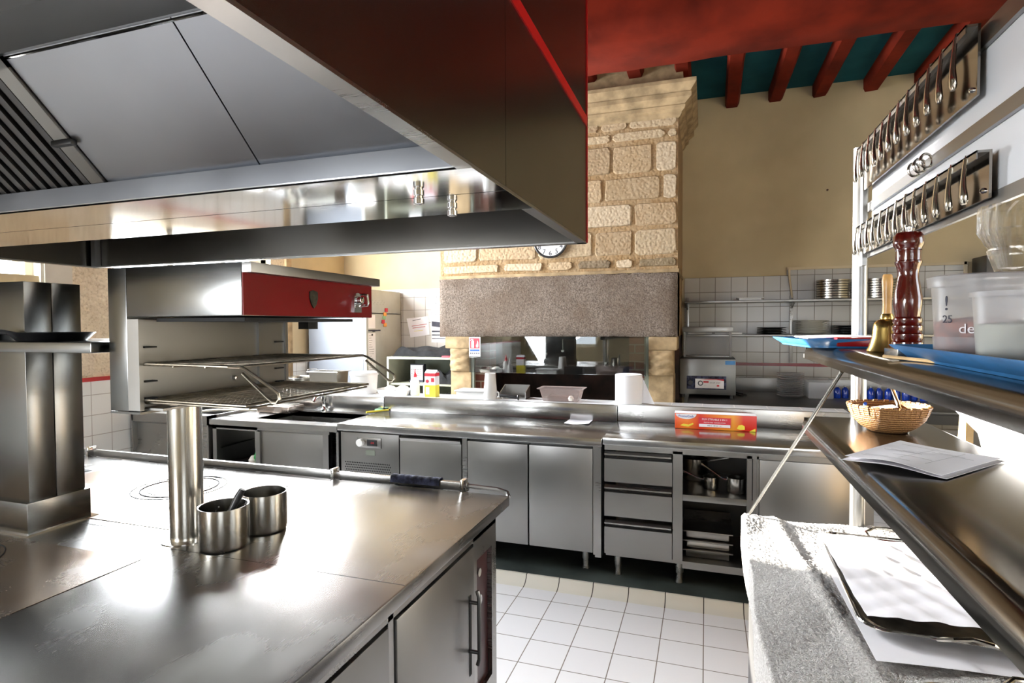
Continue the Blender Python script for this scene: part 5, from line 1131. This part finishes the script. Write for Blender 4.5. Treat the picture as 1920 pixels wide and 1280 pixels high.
# table: towel, platters, papers
def tw(u, v):
    # u across from hanging edge (left) to right, v along Y
    y = 1.985 - 1.55 * v; s = u * .62 - .10
    wob = .006 * math.sin(v * 9 + 1) + .004 * math.sin(v * 23 + u * 5)
    zb = .904 + .006 * max(0, math.sin(u * 9 + v * 14)) + .007 * math.exp(-((u - .32 - .25 * v) / .035) ** 2) + .010 * math.exp(-((v - .02) / .03) ** 2)
    if s < 0: d = -s; return (.108 - .004 * math.sin(v * 17) + wob * .4, y, zb - .004 - d)
    return (.110 + wob * max(0, 1 - s * 12) + s, y + .012 * math.sin(u * 11) * (1 - v), zb)
b = B(); b.sheet(tw, 220, 420, 0); rnd = random.Random(77); b.v = [Vector((v.x + rnd.uniform(-.0008, .0008), v.y, v.z + rnd.uniform(-.0013, .0013))) for v in b.v]
o = b.build('terry_towel', 'terry', origin=(.3, 1.3, .9), ang=180); tag(o, 'pale grey terry towel spread over the serving table', 'towel')
def platter(label, cx, cyy, z, lx, ly, ang, hnd):
    p = thing('serving_platter', label, 'platter', (0, 0, 0)); b = B(); vs = []
    def rg(ex, zz, r=.05):
        out = []
        for sx, sy_, a0 in ((1, 1, 0), (-1, 1, 90), (-1, -1, 180), (1, -1, 270)):
            for q in range(8):
                a = math.radians(a0 + 90 / 7 * q); out.append((sx * (lx / 2 + ex - r) + r * math.cos(a), sy_ * (ly / 2 + ex - r) + r * math.sin(a), zz))
        return out
    for ex, zz in ((-.035, 0), (-.03, .001), (-.012, .010), (0, .014), (.004, .013), (0, .012), (-.03, .003)): vs += rg(ex, zz)
    n = 32; fs = [tuple(range(n))] + [(i * n + j, i * n + (j + 1) % n, (i + 1) * n + (j + 1) % n, (i + 1) * n + j) for i in range(6) for j in range(n)] + [tuple(6 * n + j for j in range(n))]
    b.add(vs, fs); b.build('dish', 'silver', p)
    b = B(); b.tube([Vector(q) for q in rg(.001, .014)], .0032, 6, closed=True); b.build('beaded_rim', 'chrome', p)
    for sg in hnd:
        b = B(); e = sg * ly / 2; b.tube([(-.045, e, .012), (-.05, e + sg * .018, .02), (-.03, e + sg * .03, .03), (0, e + sg * .026, .034), (.03, e + sg * .03, .03), (.05, e + sg * .018, .02), (.045, e, .012)], .0045, 8); b.build('handle', 'silver', p)
    p.location = (cx, cyy, z); p.rotation_euler = (0, 0, ang); return p
platter('rectangular silver platter under white papers on the towel', .475, 1.56, .916, .34, .56, -.03, (-1, 1))
platter('second silver platter nearer the camera on the towel', .50, .92, .916, .36, .38, -.05, (1,))
o = psheet([(.292, 1.72), (.298, 1.195), (.53, 1.215), (.54, 1.70)], 'paper_liner', '', .9135, .0005, lambda u, v: .0012 * math.sin(v * 4)); tag(o, 'lower white paper sticking out from under the near end of the platter', 'paper')
o = psheet([(.298, 1.80), (.312, 1.318), (.62, 1.30), (.60, 1.74)], 'paper_liner', '', .934, .0005, lambda u, v: .006 + .006 * math.sin(PI * u) * (1 - v * .5) - .004 * (1 - min(1, v * 6)) + .005 * math.sin(u * 6 + v * 3) + .0028 * abs(math.sin(u * 9 - v * 13)) + .0022 * abs(math.sin(u * 21 + v * 8 + 2)) + .0015 * math.sin(v * 31 - u * 17)); tag(o, 'top white crumpled paper sheet lying in the silver platter', 'paper')

# beyond the pass on the right
pc = thing('side_counter', 'dark low counter beyond the pass shelf', 'counter', (1.6, 2.6, 0))
b = B(); b.box(1.1, 2.6, 2.3, 3.6, .1, .93, .004); b.build('body', 'steel_dark', pc); b = B(); b.box(1.08, 2.62, 2.28, 3.62, .93, .96, .004); b.build('top', 'steel_door', pc); b = B(); b.box(1.15, 2.55, 2.35, 3.55, 0, .1); b.build('plinth_panel', 'dark_gap', pc)
cs = thing('chopping_board', 'pale wooden board standing upright beyond the pass shelf', 'board', (.95, 2.68, 0))
b = B(); b.add([(.92, 2.60, 0), (.945, 2.60, 0), (.945, 2.78, 0), (.92, 2.78, 0), (.94, 2.62, 1.19), (.965, 2.62, 1.19), (.965, 2.68, 1.19), (.94, 2.68, 1.19)], [(0, 1, 2, 3), (7, 6, 5, 4), (0, 4, 5, 1), (1, 5, 6, 2), (2, 6, 7, 3), (3, 7, 4, 0)])
b.build('board', 'wood_light', cs)
ms = thing('menu_stand', 'white menu sheet with a faint green band standing beyond the pass', 'menu', (.9, 2.3, 0))
b = B(); poly = [(2.62, 1.20), (2.50, 1.32), (2.02, 1.36), (2.02, 1.11), (2.226, 1.075), (2.375, 1.091), (2.414, 1.145)]
b.prism(poly, 'x', .90, .903); b.build('sheet', 'tissue', ms)
b = B(); b.prism([(2.40, 1.17), (2.385, 1.17), (2.25, 1.09), (2.265, 1.09)], 'x', .899, .9); b.build('green_band', 'green_card', ms)
b = B(); b.cyl((.915, 2.2, .02), (.915, 2.2, 1.3), .01); b.box(.82, 1.02, 2.08, 2.32, 0, .02); b.build('stand', 'wood_dark', ms)
